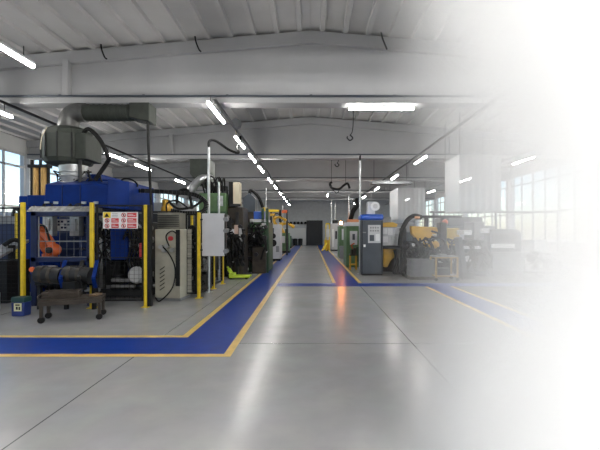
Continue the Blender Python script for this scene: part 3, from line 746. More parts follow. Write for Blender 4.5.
# ================================================================== left row further back
# green press with hopper
t = thing('green_press', 'green topped press with dark hopper and steel elbow beyond the white board', 'machine', (X(210,13.4), 13.4, 0))
d = 13.2
B(X(199,d), X(225.5,d), d, d+1.6, Z(212,d), Z(193,d)).build('head', green, t, bevel=.02)
B(X(203,d), X(224,d), d+.1, d+1.5, .02, Z(212,d)).build('column', brown, t, bevel=.02)
B(X(198,d), X(225.8,d), d-.05, d+1.7, Z(214,d), Z(211.5,d)).build('flange_plate', dkgreen, t)
b = MB(); b.prism([(X(187,d),Z(172,d)),(X(190,d),Z(176,d)),(X(203,d),Z(188,d)),(X(207,d),Z(182,d)),(X(207,d),Z(157,d)),(X(187,d),Z(157,d))], 'y', d+.3, d+1.1); b.build('hopper', olive, t, bevel=.015)
MB().tube([(X(189,d),d+.2,Z(190,d)),(X(193,d),d+.2,Z(184,d)),(X(200,d),d+.2,Z(178,d)),(X(207,d),d+.5,Z(176,d))], .14, 14).build('steel_elbow', steel, t)
b = MB()
for i in range(7): b.tube([(X(204+i*3,d),d+.1,Z(193,d)),(X(203+i*3.2,d),d,Z(184-(i%3)*3,d)),(X(208+i*2.6,d),d+.1,Z(178+(i%2)*4,d)),(X(211+i*2,d),d+.3,Z(190,d))], .03)
b.build('hose_bundle', rubber, t)
for px in (206, 213, 222): MB().cyl((X(px,d),d+.4,Z(193,d)),(X(px,d),d+.4,Z(185,d)), .12, n=14).build('cylinder', dark, t)
B(X(218,d), X(223,d), d-.06, d, Z(206,d), Z(196,d)).build('cover_plate', galv, t)
for px, ch in ((204,'a'),(208,'b'),(212,'c')): pass
b = MB()
for px in (206, 215): b.box(X(px,d)-.04, X(px,d)+.04, d-.2, d-.12, 0, Z(214,d))
b.build('guard_post', yellow, t)

# brown press with cream box
t = thing('brown_press', 'tall oily brown press with cream box at its top beside the lane', 'machine', (X(232,13.6), 13.6, 0))
d = 13.5
b = MB(); b.box(X(227.5,d), X(243,d), d, d+1.1, .02, Z(207,d)); b.build('body', brown, t, bevel=.03)
B(X(229,d), X(235,d), d-.05, d+.6, Z(207,d), Z(182,d)).build('mast', black, t, bevel=.01)
B(X(233.5,d), X(240,d), d-.08, d+.3, Z(206,d), Z(182.5,d)).build('cream_box', cream, t, bevel=.01)
B(X(231,d), X(241,d), d-.12, d, Z(206.5,d), Z(204,d)).build('shelf', dark, t)
b = MB(); b.box(X(227,d), X(232,d), d-.12, d, .05, Z(218,d)); b.box(X(236,d), X(239,d), d-.1, d, .1, Z(212,d)); b.build('guide_rail', dark, t, bevel=.01)
B(X(235,d), X(239,d), d-.14, d-.1, Z(234,d), Z(225,d)).build('notice', mat('notice_pink',(.55,.40,.34),.6), t)
B(X(231,d), X(235,d), d-.16, d-.1, Z(234,d), Z(229,d)).build('gauge_box', ltgrey, t, bevel=.01)
for py in (217, 229, 238): MB().cyl((X(228,d),d-.1,Z(py,d)),(X(228,d),d-.2,Z(py,d)), .08, n=14).build('dial', grey, t)
B(X(239.5,d), X(243,d), d-.1, d, Z(242,d), Z(228,d)).build('side_plate', ltgrey, t)
b = MB()
for i in range(5): b.tube([(X(228+3*i,d),d-.1,Z(240,d)),(X(227+3.5*i,d),d-.25,Z(250,d)),(X(230+3*i,d),d-.2,Z(263,d))], .025)
b.build('hose_bundle', rubber, t)
tangle(X(226,d), X(244,d), d-.05, .2, 1.9, 18, .03).build('front_hoses', rubber, t)
fittings(X(226,d), X(244,d), d, .3, 2.1, 22, .14).build('fitting', dark, t)
fittings(X(228,d), X(243,d), d, .5, 1.9, 8, .09).build('bright_fitting', ltgrey, t)
# lime pallet truck
t = thing('pallet_truck', 'lime yellow pallet truck with raised handle on floor by brown press', 'pallet truck', (X(232,12.6), 12.9, 0))
d = 12.7
x0, x1 = X(228.5,d), X(249,d)
for y in (d+.05, d+.42): B(x0+.1, x1, y, y+.16, .06, .12).build('fork', lime, t, bevel=.01)
b = MB(); b.box(x0, x0+.14, d+.05, d+.58, .05, .2); b.bar((x0+.06,d+.3,.16),(x0-.06,d+.3,.34),.12,.05,(0,1,0)); b.build('body', lime, t, bevel=.01)
MB().cyl((x0+.02,d+.2,.08),(x0+.02,d+.42,.08),.08).build('wheel', rubber, t)
for y in (d+.08, d+.45): MB().cyl((x1-.1,y,.05),(x1-.1,y+.1,.05),.045).build('roller', rubber, t)
b = MB(); b.bar((x0-.03,d+.3,.3),(x0-.10,d+.3,.42),.05,.05,(0,1,0)); b.build('handle', lime, t)

# dark extraction hood
t = thing('extraction_hood', 'dark grey house-shaped hood with arched black hose above blue box', 'hood', (X(249,17), 17, 0))
d = 17.0
b = MB(); b.prism([(X(243,d),Z(212,d)),(X(255,d),Z(212,d)),(X(255,d),Z(198,d)),(X(249,d),Z(193,d)),(X(243,d),Z(198,d))], 'y', d, d+.8); b.build('hood', charcoal, t, bevel=.01)
MB().tube([(X(249,d),d+.3,Z(194,d)),(X(249,d),d+.3,Z(190,d)),(X(252,d),d+.3,Z(190.5,d)),(X(258,d),d+.3,Z(197,d)),(X(262,d),d+.3,Z(207,d))], .07, 10).build('hose', rubber, t)
B(X(245,d), X(254,d), d+.1, d+.7, 0, Z(212,d)).build('column', brown, t)

# green-blue machine with round wheel
t = thing('wheel_moulding_machine', 'green machine with blue top box and round brown wheel guard', 'machine', (X(256,14.9), 14.9, 0))
d = 14.7
B(X(247,d), X(268,d), d+.4, d+1.9, .02, Z(222,d)).build('body', dkgreen, t, bevel=.02)
B(X(250,d), X(266,d), d+.3, d+1.5, Z(233,d), Z(221,d)).build('green_panel', green, t, bevel=.02)
B(X(249,d), X(266,d), d+.2, d+1.6, Z(222,d), Z(219,d)).build('top_plate', ltgrey, t, bevel=.01)
B(X(252.5,d), X(262,d), d+.3, d+1.0, Z(219,d), Z(211,d)).build('blue_box', ltblue, t, bevel=.02)
b = MB(); b.cyl((X(256,d),d+.1,Z(254,d)),(X(256,d),d+.35,Z(254,d)), .36, n=24); b.build('wheel_guard', brown, t)
b = MB()
for k in range(20):
    a = 2*math.pi*k/20; a2 = 2*math.pi*(k+1)/20
    b.bar((X(256,d)+.36*math.cos(a),d+.08,Z(254,d)+.36*math.sin(a)), (X(256,d)+.36*math.cos(a2),d+.08,Z(254,d)+.36*math.sin(a2)), .06, .06, (0,1,0))
b.build('wheel_rim', black, t)
B(X(245,d), X(255,d), d+.0, d+.4, Z(238,d), Z(233,d)).build('motor_box', ltgrey, t, bevel=.02)
MB().cyl((X(243,d),d+.1,Z(241,d)),(X(262,d),d+.1,Z(241,d)), .15, n=16).build('spindle', black, t)
B(X(252,d), X(266,d), d-.05, d+.3, .0, Z(247,d)).build('base', brown, t, bevel=.03)
b = MB()
for px in (262, 266.5): b.box(X(px,d)-.05, X(px,d)+.05, d+.2, d+.3, 0, Z(208,d))
b.build('upright', dkgreen, t)
b = MB()
for i in range(5): b.tube([(X(246+3*i,d),d+.2,Z(228,d)),(X(245+3.5*i,d),d,Z(236,d)),(X(249+3*i,d),d,Z(246,d))], .03)
b.build('hose_bundle', rubber, t)

fittings(X(246,d), X(267,d), d+.05, .4, 2.0, 22, .15).build('fitting', dark, t)
fittings(X(247,d), X(267,d), d+.15, .5, 2.2, 12, .12).build('bright_fitting', ltgrey, t)
tangle(X(246,d), X(267,d), d-.02, .4, 2.0, 16, .03).build('front_hoses', rubber, t)
# white cabinet, left row
t = thing('white_control_cabinet', 'white control cabinet with round black dials on the left machine row', 'cabinet', (X(272.5,21), 21.2, 0))
d = 21
B(X(267.5,d), X(280.5,d), d, d+1.2, .12, Z(224.5,d)).build('body', ltgrey, t, bevel=.02)
B(X(267.7,d), X(280.2,d), d+.03, d+1.2, 0, .12).build('plinth', black, t)
for py, rr in ((236,.16),(243,.2)): MB().cyl((X(273,d),d,Z(py,d)),(X(273,d),d-.05,Z(py,d)), rr, n=20).build('dial', black, t)
B(X(270,d), X(274,d), d-.03, d, Z(233,d), Z(228,d)).build('display', charcoal, t)
B(X(276,d), X(279,d), d-.02, d, Z(252,d), Z(246,d)).build('vent', grey, t)
# yellow robots + far green machines
def far_machine(name, label, cat, px0, px1, ytop, d, m, extras):
    t = thing(name, label, cat, (X((px0+px1)/2,d), d+.5, 0))
    B(X(px0,d), X(px1,d), d, d+1.4, .02, Z(ytop,d)).build('body', m, t, bevel=.03)
    B(X(px0,d)-.05, X(px1,d)+.05, d-.06, d+1.45, 0, .16).build('plinth', black, t)
    for e in extras:
        nm, a0, a1, b0, b1, mm, dy = e
        B(X(a0,d), X(a1,d), d-dy, d+.6, Z(b1,d), Z(b0,d)).build(nm, mm, t, bevel=.015)
    return t
far_machine('green_machine', 'green machine at far end of the left row', 'machine', 281, 289, 233, 29, green, [('panel',282,285,236,243,ltgrey,.05),('pipe_box',285,288,229,233,dkgreen,.0),('panel_door',285.5,288.6,238,249,dkgreen,.04)])
far_machine('far_green_machine', 'last green machine of the left row near the far wall', 'machine', 286.5, 291, 236, 38, dkgreen, [('panel',287,289,238,242,ltgrey,.05)])
def yellow_robot(label, px, py, d, sc):
    t = thing('yellow_robot', label, 'robot', (X(px,d), d, 0)); x, z = X(px,d), Z(py,d)
    MB().cyl((x,d,0),(x,d,z-.5*sc), .18*sc, n=14).build('pedestal', dark, t)
    b = MB(); b.lathe((x,d,z-.5*sc), [(.3*sc,0),(.3*sc,.15*sc),(.2*sc,.3*sc),(.05*sc,.38*sc)], 14); b.build('base', amber, t)
    b = MB(); b.tube([(x,d,z-.2*sc),(x-.25*sc,d-.1,z+.25*sc),(x-.2*sc,d-.1,z+.55*sc)], .14*sc, 10); b.ball((x-.2*sc,d-.1,z+.55*sc), .2*sc); b.build('lower_arm', amber, t)
    b = MB(); b.tube([(x-.2*sc,d-.1,z+.55*sc),(x+.3*sc,d-.15,z+.6*sc),(x+.75*sc,d-.2,z+.35*sc)], .11*sc, 10); b.ball((x+.75*sc,d-.2,z+.35*sc), .15*sc); b.build('upper_arm', amber, t)
    MB().tube([(x-.3*sc,d-.2,z+.6*sc),(x,d-.3,z+.95*sc),(x+.5*sc,d-.3,z+.6*sc)], .035*sc, 8).build('cable', black, t)
    return t
yellow_robot('yellow robot above the white cabinet of the left row', 277, 224, 24, .7)
yellow_robot('yellow robot with low arm over the far green machine, left row', 284, 231, 31, 1.0)
t = thing('gantry_frame', 'yellow topped gantry frame high over the far left machine row', 'gantry', (X(276,26), 26, 0))
d = 26
b = MB()
for px in (271, 287): b.box(X(px,d)-.06, X(px,d)+.06, d, d+.12, 0, Z(210,d))
b.build('upright', dark, t)
B(X(268,d), X(279,d), d-.05, d+.2, Z(212,d), Z(209.5,d)).build('cross_beam', yellow, t)
B(X(270,d), X(275,d), d-.05, d+.2, Z(216,d), Z(213.5,d)).build('hoist_box', amber, t)
B(X(282,d), X(287,d), d-.05, d+.2, Z(213,d), Z(210,d)).build('hoist_head', orange, t)
B(X(263,d), X(267,d), d-.1, d+.2, Z(211,d), Z(207.5,d)).build('lamp_box', yellow, t)
B(X(279,d), X(281,d), d, d+.2, Z(222,d), Z(210,d)).build('post_box', black, t)
# big dark enclosures behind left row (fills towards the wall)
for i, (x0, x1, y0, y1, z, m, lb_) in enumerate([(-9.9,-7.7,12.8,15.5,2.1,dkblue,'dark blue enclosure behind the fenced cell toward the left windows'),
        (-7.6,-4.6,14.6,17.5,2.3,dark,'dark steel machine block behind the beige cabinet'),
        (-7.5,-4.9,19.5,22.5,2.2,dkgreen,'dark green machine block deep in the left row'),
        (-7.0,-4.6,25,28,2.2,charcoal,'charcoal machine block deep in the left row near gantry')]):
    t = thing('machine_block', lb_, 'machine', ((x0+x1)/2, (y0+y1)/2, 0))
    B(x0, x1, y0, y1, 0, z).build('body', m, t, bevel=.03)
    B(x0+.3, x1-.5, y0+.2, y1-.5, z, z+.45).build('top_unit', grey, t, bevel=.03)
    B(x0+.2, x0+1.1, y0-.03, y0, .3, z-.4).build('panel', grey, t, bevel=.01)
    b = MB(); b.tube([(x1-.6,y0+.3,z),(x1-.6,y0+.2,z+.8),(x1-.2,y0+.2,z+.9),(x1,y0+.1,z+.2)], .06); b.build('hose', rubber, t)

# ================================================================== right row
# charcoal cabinet
d = 14.0
cc = thing('charcoal_cabinet', 'tall charcoal cabinet with control window and blue top beside the right lane', 'cabinet', (X(372,d), d+.4, 0))
x0, x1 = X(361.5,d), X(383,d)
B(x0, x1, d, d+.8, .06, Z(220,d)).build('body', charcoal, cc, bevel=.015)
B(x0+.02, x1-.02, d+.03, d+.78, 0, .06).build('plinth', black, cc)
B(x0-.02, x1+.02, d-.05, d+.85, Z(220,d), Z(214.3,d)).build('blue_cover', ltblue, cc, bevel=.06)
b = MB(); b.box(x0+.01, x0+.035, d-.012, d, .08, Z(221,d)); b.box(x1-.05, x1-.03, d-.012, d, .08, Z(221,d)); b.build('door_gap', black, cc)
pn = B(X(368,d), X(380.5,d), d-.02, d, Z(243,d), Z(225,d)).build('control_panel', ltgrey, cc, bevel=.005)
B(X(369.5,d), X(374,d), d-.028, d-.02, Z(241,d), Z(235,d)).build('screen', charcoal, pn)
b = MB()
for i in range(4):
    for j in range(2): b.box(X(370+i*2.4,d), X(371.4+i*2.4,d), d-.03, d-.02, Z(231.5-j*3,d), Z(230-j*3,d))
b.build('button', grey, pn)
b = MB(); b.box(X(375.5,d), X(379.5,d), d-.03, d-.02, Z(241,d), Z(234,d)); b.build('keypad', white, pn)
B(X(363.5,d), X(365.5,d), d-.02, d, Z(247,d), Z(244.5,d)).build('warning_label', white, cc)
B(X(363,d), X(366,d), d-.02, d, Z(233,d), Z(232,d)).build('nameplate', grey, cc)
B(X(381,d), X(382,d), d-.05, d, Z(250,d), Z(242,d)).build('handle', black, cc)
t = thing('white_cylinder_unit', 'white rounded unit standing on the blue cabinet cover', 'unit', (X(375,d), d+.4, Z(214,d)))
b = MB(); b.box(X(369,d), X(376,d), d+.2, d+.6, Z(214.2,d), Z(201,d)); b.build('body', ltgrey, t, bevel=.03)
b = MB(); b.cyl((X(376,d),d+.15,Z(206,d)),(X(376,d),d+.6,Z(206,d)), .17, n=20); b.build('drum', white, t)
MB().cyl((X(376,d),d+.15,Z(206,d)),(X(376,d),d+.13,Z(206,d)), .09, n=16).build('dial', ltgrey, t)

# green machines along right lane
d = 16.8
t = thing('green_cabinet_machine', 'green machine with white control panel behind the charcoal cabinet', 'machine', (X(355,d), d+.6, 0))
B(X(347,d), X(361.5,d), d+.3, d+1.8, .02, Z(224,d)).build('body', green, t, bevel=.02)
B(X(350.5,d), X(358,d), d+.24, d+.3, Z(245,d), Z(231,d)).build('control_panel', ltgrey, t, bevel=.01)
B(X(353,d), X(355.5,d), d+.22, d+.25, Z(240,d), Z(234,d)).build('screen', charcoal, t)
B(X(346.5,d), X(362,d), d+.25, d+1.85, Z(226,d), Z(222,d)).build('top_plate', ltgrey, t, bevel=.01)
B(X(349,d), X(360,d), d+.4, d+1.2, Z(222,d), Z(219,d)).build('orange_duct', mat('rust_orange',(.55,.22,.10),.5), t, bevel=.02)
MB().tube([(X(352,d),d+.6,Z(219,d)),(X(354,d),d+.5,Z(211,d)),(X(358,d),d+.5,Z(205,d)),(X(359,d),d+.7,Z(198,d))], .11, 10).build('black_hose', rubber, t)
B(X(357,d), X(360,d), d+.24, d+.3, Z(262,d), Z(247,d)).build('side_door', dkgreen, t, bevel=.01)
st = thing('tool_stand', 'small yellow tool stand with brown tray beside the right lane', 'stand', (X(353.5,16.2), 16.2, 0))
d = 16.0
for px, yy_ in ((350.5,d),(356.5,d),(350.5,d+.35),(356.5,d+.35)): B(X(px,d)-.02, X(px,d)+.02, yy_-.02, yy_+.02, 0, .62).build('leg', amber, st)
B(X(349.8,d), X(357.2,d), d-.03, d+.38, .6, .66).build('tray', brown, st, bevel=.01)
B(X(350,d), X(357,d), d-.0, d+.36, .2, .24).build('shelf', amber, st)
b = MB(); b.cyl((X(352,d),d+.1,.66),(X(352,d),d+.1,.86), .06); b.box(X(353.5,d), X(356.5,d), d, d+.25, .66, .92); b.build('tool_block', brown, st)
MB().tube([(X(353,d),d+.1,.9),(X(351.5,d),d,1.05),(X(354.5,d),d,1.12)], .03).build('hand_lever', orange, st)

d = 22.8
t = thing('small_green_machine', 'smaller green machine with pale panel and orange lamp right of aisle', 'machine', (X(343,d), d+.6, 0))
B(X(339.5,d), X(347.5,d), d+.2, d+1.7, .02, Z(225.5,d)).build('body', green, t, bevel=.02)
B(X(342,d), X(346,d), d+.14, d+.2, Z(240,d), Z(229,d)).build('control_panel', ltgrey, t, bevel=.01)
B(X(339.8,d), X(346,d), d-.1, d+.25, .02, Z(246,d)).build('grey_box', grey, t, bevel=.02)
B(X(339,d), X(348,d), d+.15, d+1.75, Z(226,d), Z(224.5,d)).build('top_plate', ltgrey, t, bevel=.01)
b = MB(); b.lathe((X(341.5,d),d+.3,Z(224.3,d)), [(.07,0),(.09,.02),(.09,.14),(.05,.18)], 14); b.build('signal_lamp', orange_light, t)
d = 32
t = thing('far_white_cabinet', 'white cabinet with dark slot on the far right side of the aisle', 'cabinet', (X(335,d), d+.5, 0))
B(X(331.3,d), X(338.8,d), d, d+1.4, .12, Z(223.5,d)).build('body', ltgrey, t, bevel=.02)
B(X(331.5,d), X(338.6,d), d+.03, d+1.4, 0, .12).build('plinth', black, t)
B(X(335.3,d), X(337,d), d-.04, d, Z(239,d), Z(231,d)).build('slot', black, t, bevel=.01)
B(X(332,d), X(334,d), d-.03, d, Z(247,d), Z(229,d)).build('door_panel', white, t)
B(X(333,d), X(338,d), d+.2, d+1, Z(223.5,d), Z(220,d)).build('top_box', dark, t, bevel=.03)
d = 31.5
t = thing('yellow_stacker', 'yellow stacker with mast at the far end of the right lane', 'stacker', (X(326,d), d, 0))
b = MB(); b.box(X(325.5,d), X(326.5,d), d, d+.1, .05, Z(223,d)); b.box(X(329,d), X(330,d), d, d+.1, .05, Z(223,d)); b.box(X(325.5,d), X(330,d), d, d+.1, Z(224.5,d), Z(223,d)); b.build('mast', yellow, t)
B(X(324.5,d), X(330,d), d+.1, d+.8, .1, Z(240,d)).build('body', amber, t, bevel=.05)
for px in (321.5, 325.5): B(X(px,d), X(px+1.6,d), d-.6, d+.1, .05, .14).build('fork', yellow, t)
b = MB(); b.bar((X(323,d),d-.1,.12),(X(326.5,d),d+.1,.7),.2,.1); b.build('brace', yellow, t)
MB().cyl((X(326,d),d+.4,.12),(X(328.5,d),d+.4,.12), .12).build('wheel', rubber, t)
B(X(326,d), X(329.5,d), d-.05, d+.02, Z(237,d), Z(229,d)).build('guard_plate', ltgrey, t)

# yellow machine with papers
d = 14.4
t = thing('yellow_moulding_machine', 'yellow machine with white papers pinned on front beside the charcoal cabinet', 'machine', (X(393,d), d+.5, 0))
B(X(384,d), X(403,d), d+.25, d+1.6, Z(246,d), Z(227,d)).build('panel_box', ltgrey, t, bevel=.02)
b = MB(); b.prism([(X(383.5,d),Z(227,d)),(X(398,d),Z(227,d)),(X(399,d),Z(224,d)),(X(394,d),Z(222,d)),(X(384,d),Z(222.5,d))], 'y', d+.2, d+1.5); b.build('yellow_cover', amber, t, bevel=.02)
for a0,a1,b0,b1 in ((384.3,388.6,228,234),(383.8,389.3,236.5,242.6),(389.3,394,228,235),(396,401.5,228,234)):
    B(X(a0,d), X(a1,d), d+.235, d+.25, Z(b1,d), Z(b0,d)).build('paper', white, t)
B(X(392,d), X(402,d), d+.235, d+.25, Z(244,d), Z(236,d)).build('clear_panel', galv, t)
b = MB(); b.prism([(X(385,d),Z(249,d)),(X(397,d),Z(249,d)),(X(396,d),Z(258,d)),(X(392,d),Z(262,d)),(X(389,d),Z(268,d)),(X(386,d),Z(268,d))], 'y', d+.3, d+.7); b.build('yellow_leg', amber, t, bevel=.02)
B(X(383.8,d), X(404,d), d+.1, d+1.6, Z(249,d), Z(246,d)).build('table', dark, t, bevel=.01)
B(X(386,d), X(400.5,d), d+.75, d+1.6, .02, Z(249,d)).build('base', brown, t)
b = MB()
for i in range(4): b.tube([(X(395+2.4*i,d),d+.2,Z(250,d)),(X(396+2*i,d),d+.0,Z(262,d)),(X(393+2*i,d),d-.05,Z(272,d)),(X(398+2*i,d),d+.1,Z(275,d))], .028)
b.build('hose_bundle', rubber, t)

# black machine with yellow robot
d = 13.9
t = thing('black_injection_machine', 'black machine bed with tangled hoses behind the grey crates', 'machine', (X(420,d), d+.6, 0))
B(X(402,d), X(456,d), d+.3, d+1.6, .1, Z(257,d)).build('bed', dark, t, bevel=.02)
B(X(401,d), X(440,d), d+.1, d+1.3, Z(259,d), Z(250,d)).build('table', black, t, bevel=.02)
B(X(404,d), X(410,d), d+.5, d+1.2, Z(250,d), Z(228,d)).build('column', black, t, bevel=.02)
b = MB()
for i in range(9): b.tube([(X(402+4*i,d),d+.1,Z(250-2*(i%3),d)),(X(403+4*i,d),d-.1,Z(260,d)),(X(400+4.2*i,d),d-.1,Z(270,d)),(X(404+4*i,d),d+.1,Z(276,d))], .03)
b.build('hose_bundle', rubber, t)
MB().tube([(X(401,d),d+.2,Z(246,d)),(X(403,d),d+.2,Z(232,d)),(X(408,d),d+.2,Z(221,d)),(X(416,d),d+.3,Z(215.5,d)),(X(424,d),d+.3,Z(217,d))], .085, 10).build('hose_arch', rubber, t)
b = MB()
for px in (430, 447): b.box(X(px,d)-.06, X(px,d)+.06, d+.4, d+.55, .1, Z(216,d))
b.box(X(424,d), X(466,d), d+.4, d+.5, Z(217.5,d), Z(215,d)); b.build('gantry', dark, t)
B(X(441,d), X(448,d), d+.1, d+.5, Z(250,d), Z(222,d)).build('drive_unit', black, t, bevel=.03)
b = MB(); b.lathe((X(418,d),d+.1,Z(219,d)), [(.05,0),(.11,.03),(.09,.10)], 14); b.build('lamp', mat('peach',(.75,.42,.25),.4), t)
MB().ball((X(447,d),d+.2,Z(222,d)), .11).build('joint', orange, t)
for px in (406, 425, 450): B(X(px,d)-.06, X(px,d)+.06, d+.6, d+.8, 0, .12).build('foot', black, t)
tangle(X(402,d), X(458,d), d+.05, .15, 1.4, 50, .03, .3).build('front_hoses', rubber, t)
fittings(X(403,d), X(458,d), d+.1, .2, 1.3, 34, .15).build('fitting', black, t)
fittings(X(403,d), X(458,d), d+.1, .4, 1.3, 16, .10).build('bright_fitting', steel, t)
r = thing('elbow_robot', 'yellow robot with elbow reaching over the black machine, right side', 'robot', (X(428,14.2), 14.2, 1.2))
d = 13.9
b = MB(); b.prism([(X(413,d),Z(226,d)),(X(440,d),Z(227,d)),(X(441,d),Z(232,d)),(X(434,d),Z(238,d)),(X(420,d),Z(240,d)),(X(414,d),Z(234,d))], 'y', d+.3, d+.55); b.build('upper_arm', amber, r, bevel=.03)
b = MB(); b.tube([(X(420,d),d+.4,Z(238,d)),(X(428,d),d+.3,Z(244,d)),(X(437,d),d+.2,Z(245,d))], .12, 12); b.ball((X(437,d),d+.2,Z(245,d)), .16); b.build('forearm', amber, r)
b = MB(); b.cyl((X(420,d),d+.45,Z(250,d)),(X(420,d),d+.45,Z(238,d)), .2, .16); b.build('base', dark, r)
b = MB(); b.bar((X(433,d),d+.2,Z(231,d)),(X(443,d),d+.15,Z(234,d)),.07,.07); b.bar((X(433,d),d+.2,Z(237,d)),(X(443,d),d+.15,Z(239,d)),.07,.07); b.build('gripper', black, r)
b = MB(); b.box(X(434,d), X(438,d), d+.14, d+.2, Z(235.5,d), Z(234,d)); b.box(X(434,d), X(438,d), d+.14, d+.2, Z(241.5,d), Z(240,d)); b.build('pale_clip', cream, r)
t = thing('yellow_guard', 'yellow sheet guard box on the right machine row before pale screen', 'guard', (X(453,14.4), 14.4, 0))
B(X(446,14.3), X(459.5,14.3), 14.3, 14.9, Z(248,14.3), Z(228,14.3)).build('box', mat('guard_yellow',(.58,.42,.08),.5), t, bevel=.03)
b = MB()
for px in (448, 458): b.box(X(px,14.3)-.04, X(px,14.3)+.04, 14.5, 14.6, 0, Z(248,14.3))
b.build('leg', dark, t)

# crates
CRL = ['grey plastic crate, bottom of the stack left of the yellow trolley', 'grey plastic crate, middle of the stack left of the yellow trolley', 'grey plastic crate, top of the stack left of the yellow trolley']
crate_grey = mat('crate_grey', (.13,.135,.14), .55, var=.2)
def make_crate():
    t = thing('plastic_crate', CRL[0], 'crate', (0,0,0), 0, 'stacked grey crates')
    b = MB(); b.box(-.39,.39,-.28,.28,0,.02)
    for a in ((-.39,.39,-.28,-.26),(-.39,.39,.26,.28),(-.39,-.37,-.26,.26),(.37,.39,-.26,.26)): b.box(*a, .02, .17)
    for i in range(8): b.box(-.36+i*.1, -.345+i*.1, -.29, -.28, .02, .16)
    b.build('body', crate_grey, t, local=True)
    b = MB(); b.box(-.41,.41,-.30,-.27,.16,.19); b.box(-.41,.41,.27,.30,.16,.19); b.box(-.41,-.38,-.27,.27,.16,.19); b.box(.38,.41,-.27,.27,.16,.19); b.build('rim', crate_grey, t, local=True)
    return t
c0 = make_crate(); c0.location = (X(422,12.8), 13.05, .10)
for i in (1, 2): dup(c0, (X(422,12.8)+.01*i, 13.05, .10+.19*i), CRL[i])
t = thing('pallet', 'low dark pallet under the grey crates', 'pallet', (X(422,12.9), 13.05, 0))
b = MB()
for i in range(5): b.box(X(422,12.8)-.42+i*.175, X(422,12.8)-.42+i*.175+.14, 12.72, 13.38, .075, .098)
b.build('slats', dkwood, t)
b = MB()
for y in (12.74, 13.0, 13.26): b.box(X(422,12.8)-.42, X(422,12.8)+.42, y, y+.1, 0, .075)
b.build('runners', dkwood, t)
# yellow trolley
ochre_frame = mat('ochre_frame', (.34,.22,.05), .5, var=.2)
t = thing('yellow_trolley', 'open yellow frame trolley with grey top before the black machine', 'trolley', (X(446.5,12.4), 12.7, 0))
d = 12.4; x0, x1 = X(436,d), X(457.5,d)
for xx in (x0, x1):
    for yy_ in (d, d+.55):
        lg = B(xx-.025, xx+.025, yy_-.025, yy_+.025, .1, .78).build('leg', ochre_frame, t)
        MB().cyl((xx,yy_-.02,.06),(xx,yy_+.02,.06), .06, n=14).build('caster', rubber, lg)
b = MB()
for z in (.16, .76):
    b.box(x0,x1,d-.02,d+.02,z-.02,z+.02); b.box(x0,x1,d+.53,d+.57,z-.02,z+.02); b.box(x0-.02,x0+.02,d,d+.55,z-.02,z+.02); b.box(x1-.02,x1+.02,d,d+.55,z-.02,z+.02)
b.build('frame', ochre_frame, t)
B(x0-.03,x1+.03,d-.03,d+.58,.78,.81).build('top', grey, t, bevel=.005); B(x0,x1,d,d+.55,.15,.18).build('shelf', grey, t)
B(x0+.1,x0+.5,d+.1,d+.5,.18,.40).build('side_bin', dark, t)
b = MB(); b.box(x0+.15,x0+.4,d+.1,d+.4,.81,.87); tag(b.build('parts_tray', grey, bevel=.01), 'shallow grey parts tray on the yellow trolley', 'tray')
# dark leaning guard
t = thing('slanted_guard', 'dark slanted steel guard standing right of the yellow trolley', 'guard', (X(463,12.9), 12.9, 0))
b = MB(); b.prism([(X(457,12.9),Z(238,12.9)),(X(461,12.9),Z(237,12.9)),(X(467,12.9),Z(276,12.9)),(X(462,12.9),Z(276,12.9))], 'y', 12.8, 13.2); b.build('plate', charcoal, t, bevel=.01)
B(X(461,12.9), X(474,12.9), 12.8, 13.3, 0, Z(272,12.9)).build('foot', dark, t, bevel=.01)
# grey machines further right
def right_machine(name, label, px0, px1, ytop, d, m, ex):
    t = thing(name, label, 'machine', (X((px0+px1)/2,d), d+.5, 0))
    B(X(px0,d), X(px1,d), d+.1, d+1.5, .05, Z(ytop,d)).build('body', m, t, bevel=.04)
    B(X(px0,d)+.05, X(px1,d)-.05, d+.15, d+1.4, 0, .05).build('plinth', black, t)
    for nm, a0, a1, b0, b1, mm, dy in ex: B(X(a0,d), X(a1,d), d+.1-dy, d+.9, Z(b1,d), Z(b0,d)).build(nm, mm, t, bevel=.015)
    b = MB()
    for i in range(4):
        q = px0 + (px1-px0)*(i+.5)/4; b.tube([(X(q,d),d+.1,Z(ytop+6,d)),(X(q+2,d),d-.1,Z(ytop+16,d)),(X(q-2,d),d-.05,Z(ytop+28,d))], .03)
    b.build('hose_bundle', rubber, t)
    tangle(X(px0,d), X(px1,d), d, .2, Z(ytop,d), 14, .03).build('front_hoses', rubber, t)
    fittings(X(px0,d), X(px1,d), d+.1, .3, Z(ytop,d), 18, .15).build('fitting', dark, t)
    return t
right_machine('grey_machine', 'dark grey machine with small white units on the right row', 467, 489, 240, 13.6, charcoal, [('head',474,484,222,240,grey,.1),('white_unit',464,472,230,235,white,.12),('plate',465,480,246,249,ltgrey,.2),('control_panel',466,474,254,262,ltgrey,.03),('arm',480,489,228,233,ltgrey,.15)])
d = 14.2
t = thing('round_topped_machine', 'dark machine housing with rounded top near right windows', 'machine', (X(508,d), d+.6, 0))
x0, x1 = X(491,d), X(523,d); zt_ = Z(229,d)
b = MB(); b.prism([(x0,.04),(x1,.04),(x1,zt_-.2),(x1-.06,zt_-.08),(x1-.2,zt_),(x0+.2,zt_),(x0+.06,zt_-.08),(x0,zt_-.2)], 'y', d+.1, d+1.5); b.build('body', charcoal, t, bevel=.02)
B(x0-.1, x1+.05, d-.0, d+.3, .02, Z(252,d)).build('front_apron', grey, t, bevel=.03)
B(x0+.05, x0+.9, d+.0, d+.1, Z(248,d), Z(244,d)).build('white_tray', white, t, bevel=.01)
B(x0+.1, x1-.2, d+.06, d+.1, Z(242,d), Z(233,d)).build('window', black, t)
right_machine('pale_machine', 'pale low machine by the right windows', 530, 560, 252, 14.6, ltgrey, [('head',535,548,240,252,white,.05),('panel',533,541,257,268,white,.04)])
